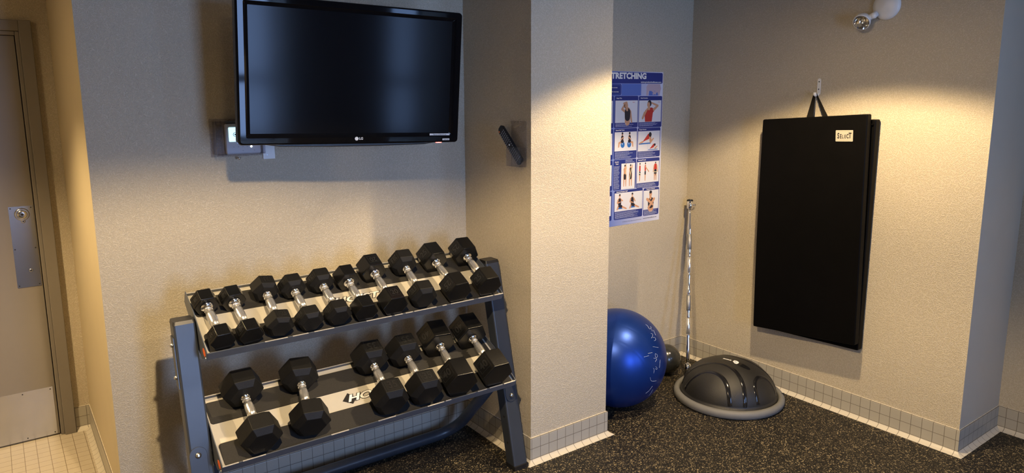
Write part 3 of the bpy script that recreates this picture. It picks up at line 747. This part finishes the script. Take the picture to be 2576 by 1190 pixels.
# neck rotation figure
pr_(RED, [(3.240, 1.576), (3.300, 1.576), (3.308, 1.63), (3.326, 1.648), (3.298, 1.662), (3.262, 1.660), (3.240, 1.645), (3.236, 1.61)], 2)
cap_(SKIN, 3.272, 1.655, 3.272, 1.668, .010, .010, 3); disc(PBK, 3.276, 1.687, .018, .019, 3); disc(SKIN, 3.268, 1.679, .013, .016, 4)
cap_(SKIN, 3.316, 1.650, 3.350, 1.672, .009, .007, 3); cap_(SKIN, 3.350, 1.672, 3.296, 1.690, .007, .005, 4); cap_(SKIN, 3.236, 1.630, 3.218, 1.598, .009, .007, 3); cap_(SKIN, 3.218, 1.598, 3.258, 1.655, .007, .005, 4)
ptxt('Muscles', 3.130, 1.695, .006, 2, RED); ptxt('Muscles', 3.352, 1.695, .006, 2, RED)
panel(2.979, 1.358, 3.174, 1.541, 2.986, 1.406, 3.171, 1.520, 'Seated Ball Twist', 2.993, 1.531, (2.99, 3.14, 1.361, 1.402, 6))
panel(3.180, 1.358, 3.381, 1.539, 3.184, 1.396, 3.377, 1.519, 'Prayer Stretch', 3.193, 1.529, (3.188, 3.36, 1.361, 1.393, 5))
for bx, s in ((3.053, -1), (3.108, 1)):
    disc(BALLB, bx, 1.444, .017, .019, 2); disc(SCUFF, bx-.003, 1.449, .004, .005, 3)
    hx = bx-.004 if s < 0 else bx+.002
    cap_(SKIN, hx, 1.466, hx, 1.492, .010, .009, 3); cap_(PBK, hx, 1.482, hx, 1.490, .010, .010, 4); cap_(PBK, hx-.004, 1.464, hx+.004, 1.464, .009, .009, 4)
    disc(SKIN, hx, 1.508, .007, .009, 4); disc(PBK, hx, 1.512, .007, .007, 5)
    cap_(SKIN, hx, 1.462, hx+s*.026, 1.455, .007, .006, 3); cap_(SKIN, hx+s*.026, 1.455, hx+s*.030, 1.424, .006, .004, 3); cap_(PW, hx+s*.028, 1.424, hx+s*.040, 1.420, .005, .003, 4)
    cap_(SKIN, hx-s*.009, 1.488, hx+s*.012, 1.475, .004, .003, 5)
# prayer stretch, large and small
def prayer(x, z, s):
    cap_(BALLB, x, z, x+.098*s, z+.002*s, .004*s, .004*s, 2); pr_(RED, [(x+.025*s, z+.008*s), (x+.078*s, z+.060*s), (x+.098*s, z+.060*s), (x+.085*s, z+.028*s), (x+.05*s, z+.018*s)], 3)
    disc(PBK, x+.095*s, z+.055*s, .013*s, .015*s, 4); cap_(SKIN, x+.095*s, z+.045*s, x+.10*s, z+.010*s, .010*s, .008*s, 3); cap_(SKIN, x+.10*s, z+.010*s, x+.125*s, z+.030*s, .008*s, .004*s, 4)
    cap_(SKIN, x+.03*s, z+.012*s, x+.0*s, z+.004*s, .006*s, .003*s, 4)
prayer(3.194, 1.442, 1.0); pr_(MIDL, [(3.268, 1.398), (3.362, 1.398), (3.362, 1.440), (3.268, 1.440)], 2); pr_(PW, [(3.270, 1.400), (3.360, 1.400), (3.360, 1.438), (3.270, 1.438)], 3)
PGk = LZ; prayer2 = (3.272, 1.404)
for fn in (0,):
    x, z, s = 3.274, 1.405, .62
    pr_(BALLB, [(x, z-.003), (x+.085, z-.003), (x+.085, z+.001), (x, z+.001)], 4); pr_(RED, [(x+.012, z+.003), (x+.045, z+.033), (x+.06, z+.033), (x+.05, z+.012)], 5); disc(PBK, x+.058, z+.028, .008, .008, 6); cap_(SKIN, x+.062, z+.006, x+.08, z+.018, .005, .003, 6)
rr(NAVY, 2.980, 1.172, 3.173, 1.355, 0, .009); pr_(PW, [(3.047, 1.173), (3.164, 1.173), (3.164, 1.330), (3.047, 1.330)], 1)
ptxt('Shoulder', 2.992, 1.342, .009); ptxt('Towel', 2.998, 1.330, .009); lines(2.985, 3.035, 1.178, 1.318, 22); lines(3.08, 3.16, 1.334, 1.352, 3)
for x_, up in ((3.078, True), (3.126, False)):
    for dx_ in (-.008, .008): cap_(SKIN, x_+dx_, 1.262, x_+dx_*1.1, 1.192, .006, .003, 2)
    cap_(SKIN, x_, 1.270, x_, 1.296, .011, .011, 2); cap_(PBK, x_, 1.240, x_, 1.258, .0095, .0095, 3); disc(SKIN, x_-.001, 1.314, .006, .008, 3); disc(PBK, x_-.001, 1.317, .006, .006, 4)
    if up: cap_(SKIN, x_+.009, 1.298, x_+.008, 1.326, .004, .003, 4); cap_(YEL, x_+.008, 1.326, x_+.006, 1.262, .0015, .0015, 5); cap_(SKIN, x_-.010, 1.294, x_-.004, 1.272, .004, .003, 5)
    else: cap_(PBK, x_, 1.268, x_, 1.292, .011, .010, 3); cap_(SKIN, x_+.010, 1.298, x_+.013, 1.318, .004, .003, 5); cap_(YEL, x_+.008, 1.300, x_-.008, 1.236, .0022, .0022, 6); cap_(SKIN, x_-.010, 1.294, x_-.004, 1.266, .004, .003, 5)
panel(3.178, 1.168, 3.381, 1.352, 3.182, 1.200, 3.377, 1.331, 'Handcuff Towel', 3.190, 1.342, (3.186, 3.365, 1.171, 1.196, 5))
for x_, back in ((3.206, 0), (3.254, 1), (3.345, 2)):
    w_ = .006 if back < 2 else .012
    cap_(RED, x_, 1.278, x_, 1.304, w_, w_, 3); cap_(PBK, x_, 1.252, x_, 1.268, w_, w_, 3); disc(SKIN, x_, 1.318, .005, .007, 4); disc(PBK, x_, 1.321, .005, .005, 5)
    for dx_ in ((0,) if back < 2 else (-.007, .007)): cap_(SKIN, x_+dx_, 1.246, x_+dx_, 1.212, .005, .003, 3)
    cap_(PW, x_+.002, 1.209, x_-.008, 1.205, .004, .003, 4)
    if back == 0: cap_(YEL, x_-.003, 1.263, x_+.008, 1.255, .002, .002, 5)
    if back == 1: cap_(SKIN, x_, 1.300, x_+.032, 1.268, .004, .003, 4)
    if back == 2:
        for s in (-1, 1): cap_(SKIN, x_+s*.013, 1.302, x_+s*.020, 1.264, .004, .003, 4)
        cap_(YEL, x_-.014, 1.263, x_+.014, 1.261, .002, .002, 5)
panel(2.992, .990, 3.237, 1.168, 2.996, 1.040, 3.234, 1.153, 'External Rotator Cuff', 3.010, 1.160, (3.0, 3.22, .995, 1.036, 7))
for x_, s in ((3.038, 0), (3.146, 1)):
    cap_(BALLB, x_-.016, 1.060, x_+.020, 1.060, .006, .006, 2); cap_(SKIN, x_, 1.078, x_, 1.112, .013, .013, 3); cap_(PBK, x_, 1.088, x_, 1.108, .013, .012, 4); cap_(PBK, x_, 1.074, x_+.014, 1.070, .010, .009, 4)
    disc(SKIN, x_, 1.136, .007, .010, 4); disc(PBK, x_, 1.141, .007, .006, 5)
    cap_(SKIN, x_+.014, 1.070, x_+.060, 1.052, .007, .004, 3); cap_(PW, x_+.064, 1.048, x_+.068, 1.070, .005, .004, 4); cap_(SKIN, x_-.01, 1.070, x_-.022, 1.050, .007, .004, 3); cap_(PW, x_-.026, 1.048, x_-.020, 1.044, .004, .004, 4)
    cap_(SKIN, x_-.014, 1.110, x_-.020, 1.092, .005, .004, 5); cap_(SKIN, x_-.020, 1.092, x_+.006, 1.086+.012*(1-s), .004, .003, 5); cap_(SKIN, x_+.014, 1.110, x_+.024, 1.094+.01*(1-s), .005, .004, 5)
panel(3.245, .990, 3.385, 1.164, 3.247, 1.028, 3.381, 1.149, 'Posterior Deltoid', 3.270, 1.157, (3.252, 3.375, .993, 1.024, 6))
cap_(SKIN, 3.312, 1.034, 3.312, 1.080, .024, .026, 2); cap_(PBK, 3.312, 1.058, 3.312, 1.078, .025, .026, 3); cap_(SKIN, 3.308, 1.098, 3.308, 1.110, .009, .009, 3); disc(SKIN, 3.308, 1.126, .013, .018, 4); disc(PBK, 3.308, 1.137, .012, .010, 5)
cap_(SKIN, 3.278, 1.094, 3.330, 1.056, .009, .007, 5); cap_(SKIN, 3.340, 1.092, 3.290, 1.038, .009, .007, 6)
ptxt('For information on other products or charts please visit us online', 3.230, .972, .0062, 1, PBK, al='RIGHT', off=.005); ptxt('www.productivefitness.com', 3.368, .975, .0090, 1, PBK, al='RIGHT', off=.02, sx=1.2)
PG.out('printed_panels', po)

# ------------------------------------------------------------------ exercise mat on its wall hook
hk = tag(empty('wall_hook', (XR, 2.162, 1.735)), 'white metal hook screwed to the wall above the black mat', 'hook')
g = G(OFFW); Mk = basis((0, 0, 0), (0, -1, 0), (0, 0, 1))
g.prism(rrect(-.010, .0, .010, .088, .009), 0, .003, Mk); 
g.out('back_plate', hk, bevel=.001)
g = G(OFFW).tube([(-.003, 0, .008), (-.012, .0, -.004), (-.024, .001, -.006), (-.033, .002, .002), (-.037, .002, .013)], [.005, .006, .007, .009, .007], 10); g.out('prong', hk)
for zz in (.030, .070): G(DARKHOLE).lathe([(.0035, .003), (.0025, .0042)], Mk @ T(0, zz, 0), n=12).out('hook_screw', hk)
mt_ = tag(empty('exercise_mat', (XR, 2.12, .38)), 'black folding exercise mat hanging from a hook by its straps', 'exercise mat')
def matpanel(corn, x0, x1, nm, bulge=0):
    """corn: (Y,Z) for TL, TR, BR, BL seen from the room; grid so the faces can belly"""
    TL, TR_, BR, BL = [Vector(c) for c in corn]; nu, nv = 10, 16
    bm = G(VINYL)
    def pt(i, j, x):
        s_, t_ = i/nu, j/nv
        p = (TL*(1-s_)+TR_*s_)*(1-t_) + (BL*(1-s_)+BR*s_)*t_
        e_ = .006*math.sin(PI*t_)
        p = p + Vector((e_ if i == 0 else 0, 0))
        return Vector((x, p.x, p.y)) - Vector((XR, 2.12, .38))
    v = []
    for side, x in ((0, x0), (1, x1)):
        for j in range(nv+1):
            for i in range(nu+1):
                b = .004*math.sin(PI*i/nu)*math.sin(PI*j/nv)
                v.append(pt(i, j, x - (b if side == 0 else -b*0)))
    n_ = (nu+1)*(nv+1); f = []
    idx = lambda s, i, j: s*n_ + j*(nu+1)+i
    for j in range(nv):
        for i in range(nu):
            f.append((idx(0, i, j), idx(0, i+1, j), idx(0, i+1, j+1), idx(0, i, j+1))); f.append((idx(1, i, j), idx(1, i, j+1), idx(1, i+1, j+1), idx(1, i+1, j)))
    for i in range(nu): f.append((idx(0, i, 0), idx(1, i, 0), idx(1, i+1, 0), idx(0, i+1, 0))); f.append((idx(0, i, nv), idx(0, i+1, nv), idx(1, i+1, nv), idx(1, i, nv)))
    for j in range(nv): f.append((idx(0, 0, j), idx(0, 0, j+1), idx(1, 0, j+1), idx(1, 0, j))); f.append((idx(0, nu, j), idx(1, nu, j), idx(1, nu, j+1), idx(0, nu, j+1)))
    bm._add(v, f); return bm.out(nm, mt_, bevel=.008, seg=3, angle=R(50))
fp = matpanel(((2.427, 1.598), (1.829, 1.640), (1.803, .436), (2.418, .378)), 3.545, 3.590, 'mat_panel')
bpn = matpanel(((2.43, 1.594), (1.812, 1.612), (1.812, .392), (2.426, .366)), 3.600, 3.648, 'mat_panel')
G(VINYL).box((3.588-XR, 1.822-2.12, 1.584-.38), (3.602-XR, 2.41-2.12, 1.590-.38)).out('fold_hinge', mt_)
g = G(LABEL2); 
def mpt(x, y, z): return (x-XR, y-2.12, z-.38)
Ml = basis(mpt(3.5405, 1.935, 1.527), (0, -1, .07), (0, .0, 1))
Ml = basis(mpt(3.5400, 1.938, 1.527), (0, -1, .045), (0, .045, 1))
g.m(LABEL).prism(rrect(-.046, -.029, .046, .029, .003), 0, .001, Ml); g.m(LABEL2)
for q in ((-.041, -.024, .041, -.0225), (-.041, .0225, .041, .024), (-.041, -.024, -.0395, .024), (.0395, -.024, .041, .024)): g.box((q[0], q[1], .001), (q[2], q[3], .0013), Ml)
g.m(INKB)
for ch, xx, zz, sz in (('S', -.028, -.001, .030), ('E', -.0165, -.0035, .023), ('L', -.0065, -.005, .019), ('E', .0045, -.0045, .019), ('C', .0160, -.003, .023), ('T', .0275, 0, .030)):
    g.text(ch, sz*1.3, Ml @ T(xx*1.12, zz, .0014), off=.035, sx=.60)
g.out('sewn_label', fp)
def strap(p, q, r_, w, nm):
    p, q = Vector(p), Vector(q); g = G(WEB)
    d_ = (q-p); side = Vector((0, 1, 0)); n_ = Vector((1, 0, 0))
    v = [p-side*w*.35-n_*.001, p+side*w*.35-n_*.001, q+side*w-n_*.001, q-side*w-n_*.001]
    v2 = [a_+n_*.002 for a_ in v]
    g._add(v+v2, [(0, 1, 2, 3), (7, 6, 5, 4), (0, 4, 5, 1), (1, 5, 6, 2), (2, 6, 7, 3), (3, 7, 4, 0)]); g.out(nm, mt_)
top = 1.752
strap(mpt(3.628, 2.171, 1.733), mpt(3.562, 2.152, 1.598), 0, .020, 'strap'); strap(mpt(3.630, 2.158, 1.733), mpt(3.572, 2.056, 1.604), 0, .0145, 'strap')
G(WEB).tube([mpt(3.628, 2.174, 1.730), mpt(3.628, 2.171, 1.738), mpt(3.629, 2.165, 1.741), mpt(3.630, 2.159, 1.738), mpt(3.630, 2.156, 1.730)], .004, 8).out('strap_loop', mt_)

# ------------------------------------------------------------------ emergency light head
el = tag(empty('emergency_light', (XR, 1.83, 2.17)), 'round white emergency lamp head high on the wall above the mat', 'emergency light')
g = G(OFFW).lathe([(.068, 0), (.068, .006), (.060, .018), (.040, .026), (.0001, .030)], RY(-90), n=40, cap=False); g.out('canopy', el)
g = G(OFFW).tube([(-.026, .035, -.035), (-.045, .052, -.05), (-.055, .065, -.058)], [.015, .014, .012], 14); g.lathe([(.0001, -.016), (.012, -.012), (.016, 0), (.012, .012), (.0001, .016)], T(-.045, .040, -.046), n=20); g.out('swivel_arm', el)
hd_ = empty('x'); bpy.data.objects.remove(hd_)
dv = Vector((-.80, -.15, -.55)).normalized(); xx = dv.cross(Vector((0, 0, 1))).normalized(); yy = dv.cross(xx)
Mh2 = Matrix((xx, yy, dv)).transposed().to_4x4(); Mh2.translation = Vector((-.060, .090, -.072))
lh = G(OFFW).lathe([(.0001, -.052), (.012, -.050), (.026, -.040), (.038, -.018), (.041, .0), (.041, .010), (.038, .012), (.0375, .009)], Mh2, n=36, cap=False).out('lamp_head', el)
G(CHROME).lathe([(.0001, -.030), (.015, -.028), (.030, -.010), (.037, .011)], Mh2 @ T(0, 0, .0015), n=36, cap=False).out('reflector', lh)
G(mat('bulb_glass', (.75, .68, .5), .2)).lathe([(.0001, -.028), (.005, -.02), (.006, -.008), (.0001, -.002)], Mh2, n=16, cap=False).out('bulb', lh)
G(LENS).lathe([(.0375, .0125), (.030, .017), (.015, .0195), (.0001, .020)], Mh2, n=36, cap=False).out('lens', lh)

# ------------------------------------------------------------------ chrome bar leaning in the corner
p0 = Vector((3.385, 2.757, .003)); p1 = Vector((3.612, 2.978, 1.068))
dv = (p1-p0); Lb = dv.length; dv.normalize(); xx = dv.cross(Vector((0, 1, 0))).normalized(); yy = dv.cross(xx)
br = empty('curl_bar'); Mb = Matrix((xx, yy, dv)).transposed().to_4x4(); Mb.translation = p0
br.matrix_world = Mb; tag(br, 'chrome curl bar with knurled grips leaning upright in the corner', 'bar')
def f_(py): return Lb*(945-py)/(945-503)
g = G(CHROME)
sec = [(945-27, .0105), (905, .0115), (870, .0115), (855, .0095), (852, .012), (848, .012)]
prof = []
for py, r_ in ((918, .0105), (905, .0115), (868, .0115), (856, .0090), (850, .0125), (846, .0095), (804, .0095), (800, .0125), (794, .0090), (788, .0120), (746, .0095), (742, .0125), (735, .0135), (728, .0100), (705, .0095), (700, .0125), (693, .0090), (690, .0095), (650, .0095), (648, .0125), (642, .0090), (636, .0120), (590, .0095), (584, .0120), (575, .0140), (562, .0100), (540, .0095), (527, .0095)):
    prof.append((r_, f_(py)))
g.lathe(prof, n=20); g.out('shaft', br)
for a_, b2, mm, nm in ((845, 805, CHROME2, 'grip'), (787, 747, KNURL, 'grip'), (690, 651, CHROME2, 'grip'), (632, 592, KNURL, 'grip')):
    o = G(mm).lathe([(.010, f_(a_)), (.0138, f_(a_)+.002), (.0138, f_(b2)-.002), (.010, f_(b2))], n=24).out(nm, br)
for a_, b2 in ((943, 918), (527, 506)):
    G(CHROME).lathe([(.012, f_(a_)), (.0195, f_(a_)+.002), (.0195, f_(b2)-.003), (.012, f_(b2))], n=28).out('sleeve', br)
G(BLK).lathe([(.0205, f_(945)), (.0205, f_(936)), (.0195, f_(936))], n=28).out('end_cap', br)
G(BLK).lathe([(.0195, f_(507)), (.0205, f_(507)), (.0200, f_(503.5)), (.016, f_(502.8))], n=28).out('end_cap', br)
Mi = Mb.inverted(); pb = Mi @ (p0 + dv*f_(517)); rd = (Mi.to_3x3() @ Vector((.80, -.55, .03))).normalized()
g = G(CHROME).tube([pb + rd*.015, pb + rd*.033], .0045, 10).tube([pb + rd*.033, pb+rd*.036], .008, 12); g.out('locking_pin', br)

# ------------------------------------------------------------------ balls
sb = tag(empty('exercise_ball', (2.735, 2.73, 0)), 'large blue exercise ball half hidden behind the column', 'exercise ball')
rb = .275
def sphere(g, r, c, n=64):
    g.lathe([(max(r*math.sin(PI*k/40), .0001), -r*math.cos(PI*k/40)) for k in range(41)], c, n=n, cap=False)
axis = Matrix.Rotation(R(18), 4, 'Y')
g = G(BLUE)
pr = []
for k in range(161):
    t = k/160; rr_ = rb
    for c0 in (.30, .36, .42, .58, .64, .70):
        if abs(t-c0) < .005: rr_ = rb - .0005*(1-abs(t-c0)/.005)
    pr.append((max(rr_*math.sin(PI*t), .0001), -rr_*math.cos(PI*t)))
g.lathe(pr, T(0, 0, rb) @ RZ(30) @ RY(76), n=96, cap=False); g.out('ball_skin', sb)
marks = [[(0.22, -0.552, 0.804), (0.255, -0.574, 0.778), (0.238, -0.624, 0.745), (0.251, -0.644, 0.723), (0.338, -0.606, 0.72), (0.335, -0.576, 0.746)], [(0.308, -0.635, 0.709), (0.291, -0.672, 0.681)], [(0.36, -0.637, 0.682), (0.329, -0.726, 0.604)], [(0.199, -0.715, 0.67), (0.25, -0.722, 0.645), (0.191, -0.768, 0.612), (0.138, -0.785, 0.603)], [(0.191, -0.778, 0.598), (0.27, -0.759, 0.593), (0.262, -0.8, 0.54), (0.185, -0.818, 0.545)], [(0.086, -0.881, 0.466), (0.253, -0.876, 0.41)], [(0.098, -0.937, 0.336), (0.144, -0.937, 0.317), (0.162, -0.948, 0.275), (0.108, -0.962, 0.25), (0.081, -0.954, 0.287), (0.098, -0.937, 0.336)], [(0.027, -0.963, 0.269), (0.131, -0.963, 0.237), (0.058, -0.979, 0.194)], [(0.226, -0.956, 0.188), (0.179, -0.983, 0.042)], [(0.058, -0.993, 0.099), (0.106, -0.992, 0.063), (0.093, -0.995, 0.026), (0.044, -0.997, 0.063)], [(-0.013, -0.996, 0.084), (0.02, -0.998, 0.053), (0.004, -1.0, -0.025)], [(-0.085, -0.993, -0.088), (-0.054, -0.982, -0.182), (0.122, -0.969, -0.217)], [(-0.087, -0.887, -0.454), (-0.024, -0.911, -0.413), (0.033, -0.949, -0.314)], [(0.09, -0.811, -0.578), (0.094, -0.907, -0.411)], [(-0.09, -0.921, 0.378), (0.028, -0.927, 0.373)], [(-0.2, -0.921, 0.333), (-0.084, -0.938, 0.336)]]
def chaikin(q):
    for _ in range(2):
        o = [q[0]]
        for a_, b_ in zip(q, q[1:]):
            o += [tuple(a_[i]*.75+b_[i]*.25 for i in range(3)), tuple(a_[i]*.25+b_[i]*.75 for i in range(3))]
        q = o + [q[-1]]
    return q
g = G(SCUFF)
for q in map(chaikin, marks):
    pts = []
    for i in range(len(q)-1):
        for k in range(2):
            v = Vector(q[i]).lerp(Vector(q[i+1]), k/2).normalized(); pts.append(v*(rb-.0002)+Vector((0, 0, rb)))
    pts.append(Vector(q[-1]).normalized()*(rb-.0002)+Vector((0, 0, rb)))
    g.tube(pts, .0009, 6)
g.out('printed_figures', sb)
s2 = tag(empty('exercise_ball', (3.30, 2.865, 0)), 'small grey exercise ball on the floor behind the big blue one', 'exercise ball')
g = G(GREYB); sphere(g, .0935, T(0, 0, .0935)); g.out('ball_skin', s2)
G(WHITE).lathe([(.006, .0930), (.006, .0942), (.003, .0945)], T(0, 0, .0935) @ RZ(-120) @ RY(48), n=14).out('valve_plug', s2)

# ------------------------------------------------------------------ half-ball balance trainer
bo = tag(empty('balance_trainer', (3.308, 2.395, 0)), 'black half-ball balance trainer with grey rim on the speckled floor', 'balance trainer')
g = G(BOSUR).lathe([(.285, .0), (.300, .004), (.308, .014), (.309, .030), (.304, .042), (.292, .047), (.280, .047), (.276, .040), (.274, .032), (.2, .030)], n=96); g.out('rim_platform', bo)
g = G(BLK).box((-.02, -.003, 0), (.02, .003, .042), RZ(-18) @ T(.0, -.306, .002)); 
g = G(BLK).box((-.004, -.010, .012), (.004, .004, .046), RZ(44) @ T(.0, -.300, .002)); g.out('rim_notch', bo)
RD, HD, ZD = .262, .190, .045
g = G(BOSUD)
pr = [(.272, ZD-.012), (.273, ZD-.004), (.268, ZD+.002)] + [(max(RD*math.cos(R(a_)), .0001), ZD+HD*math.sin(R(a_))) for a_ in range(2, 91, 2)]
g.lathe(pr, n=96, cap=False); g.out('dome', bo)
A1 = [(-0.094, 0.049, 0.18), (-0.078, -0.0, 0.188), (-0.074, -0.055, 0.185), (-0.081, -0.105, 0.17), (-0.096, -0.149, 0.146), (-0.115, -0.183, 0.113), (-0.134, -0.207, 0.071), (-0.146, -0.219, 0.013)]
A2 = [(-.205, .12, .02), (-.202, .10, .08), (-0.187, 0.062, 0.131), (-0.171, 0.037, 0.148), (-0.161, -0.001, 0.156), (-0.159, -0.048, 0.153), (-0.166, -0.091, 0.137), (-0.18, -0.125, 0.11), (-0.197, -0.15, 0.068), (-0.205, -0.165, 0.016)]
A3 = [(-0.073, -0.252, 0.022), (-0.069, -0.239, 0.065), (-0.057, -0.217, 0.103), (-0.031, -0.197, 0.129), (0.005, -0.187, 0.139), (0.049, -0.188, 0.134), (0.08, -0.199, 0.115), (0.10, -0.215, 0.08), (.11, -.235, .02)]
A1 = [(-.165, .195, .02), (-.145, .16, .10), (-.118, .10, .157)] + A1
def onD(v):
    v = Vector(v); k = 1/math.sqrt((v.x/RD)**2+(v.y/RD)**2+(v.z/HD)**2); return v*k
def band(pts, w, mt, nm, parent, rot=0, h=.0025):
    q = []
    for i in range(len(pts)-1):
        for k in range(6): q.append(onD(Vector(pts[i]).lerp(Vector(pts[i+1]), k/6)))
    q.append(onD(pts[-1]))
    for _ in range(6):
        q = [q[0]] + [onD((q[i-1]+q[i]*2+q[i+1])/4) for i in range(1, len(q)-1)] + [q[-1]]
    v = []; f = []
    for i, p in enumerate(q):
        t_ = (q[min(i+1, len(q)-1)]-q[max(i-1, 0)]).normalized(); n_ = Vector((p.x/RD**2, p.y/RD**2, p.z/HD**2)).normalized(); s_ = t_.cross(n_)
        for a_, hh in ((-1, -.002), (-.8, h*.6), (-.3, h), (.3, h), (.8, h*.6), (1, -.002)):
            v.append(onD(p+s_*w*a_) + n_*hh + Vector((0, 0, ZD)))
    for i in range(len(q)-1):
        for k in range(5): f.append((i*6+k, i*6+k+1, (i+1)*6+k+1, (i+1)*6+k))
    g = G(mt); g._add(v, f, RZ(rot), True); return g.out(nm, parent)
for rot in (0, 180):
    band(A1, .0135, BOSUG, 'molded_band', bo, rot); band(A2, .0135, BOSUG, 'molded_band', bo, rot); band(A3, .0135, BOSUG, 'molded_band', bo, rot)
def patch(pts, mt, nm, h=.0012):
    pts = [Vector(p) for p in pts]; c = sum(pts, Vector())/len(pts)
    P = [onD(c)] + [onD(p) for p in pts]; Pm = [onD((c+p)/2) for p in pts]
    allp = [P[0]] + Pm + P[1:]
    v = [p + Vector((p.x/RD**2, p.y/RD**2, p.z/HD**2)).normalized()*h + Vector((0, 0, ZD)) for p in allp]; n_ = len(pts); f = []
    for i in range(n_): j = (i+1) % n_; f.append((0, 1+i, 1+j)); f.append((1+i, 1+n_+i, 1+n_+j, 1+j))
    g = G(mt); g._add(v, f, None, True); return g.out(nm, bo)
patch([(-0.018, -0.034, 0.195), (0.001, -0.032, 0.196), (0.008, -0.044, 0.194), (0.006, -0.059, 0.192), (-0.007, -0.067, 0.19), (-0.025, -0.067, 0.19), (-0.03, -0.056, 0.191)], INKW, 'white_logo', .0026)
ov = []
ca_, cb_ = Vector((-.012, -.050, .19)), Vector((.006, -.125, .175)); cc = (ca_+cb_)/2; ax = (cb_-ca_)/2; sd = ax.normalized().cross(Vector((0, 0, 1)))*.019
patch([cc + ax*1.35*math.cos(R(a_)) + sd*1.05*math.sin(R(a_)) for a_ in range(0, 360, 15)], BOSUG, 'logo_pad', .0012)
# white lettering beside the teardrop
g = G(INKW)
ta, tb = Vector((-.022, .034, 0)), Vector((-.012, -.024, 0))
Mt = basis(((ta+tb)/2), (tb-ta), (1, .17, 0))
g.text('Reebok', .0165, Mt, off=.05, sx=1.0)
for v in g.bm.verts:
    p = onD((v.co.x, v.co.y, HD*math.sqrt(max(0, 1-(v.co.x**2+v.co.y**2)/RD**2)))); v.co = p + Vector((0, 0, ZD+.0012))
g.out('lettering', bo)
patch([(-.022, -.045, .19), (-.004, -.042, .19), (-.012, -.060, .19)], SCUFF, 'logo_triangle', .0040)

# ------------------------------------------------------------------ camera
f, yaw, pitch, roll, py = 1781.9, .6325, .1668, .004, -55.63
cy, sy, cp, spn, cr, sr = math.cos(yaw), math.sin(yaw), math.cos(pitch), math.sin(pitch), math.cos(roll), math.sin(roll)
F = Vector((sy*cp, cy*cp, -spn)); r0 = Vector((cy, -sy, 0)); d0 = F.cross(r0)
rx = r0*cr + d0*sr; dn = -r0*sr + d0*cr
cam = bpy.data.cameras.new('camera'); co = bpy.data.objects.new('camera', cam); C.objects.link(co)
Mc = Matrix((rx, -dn, -F)).transposed().to_4x4(); Mc.translation = (0, 0, 1.74)
co.matrix_world = Mc
cam.sensor_width = 36; cam.sensor_fit = 'HORIZONTAL'; cam.lens = f*36/2576; cam.shift_y = py/2576; cam.clip_start = .02
sc = bpy.context.scene; sc.camera = co
vs_ = sc.view_settings; vs_.view_transform = 'Standard'; vs_.look = 'None'; vs_.exposure = .08; vs_.gamma = 1
vs_.use_curve_mapping = False
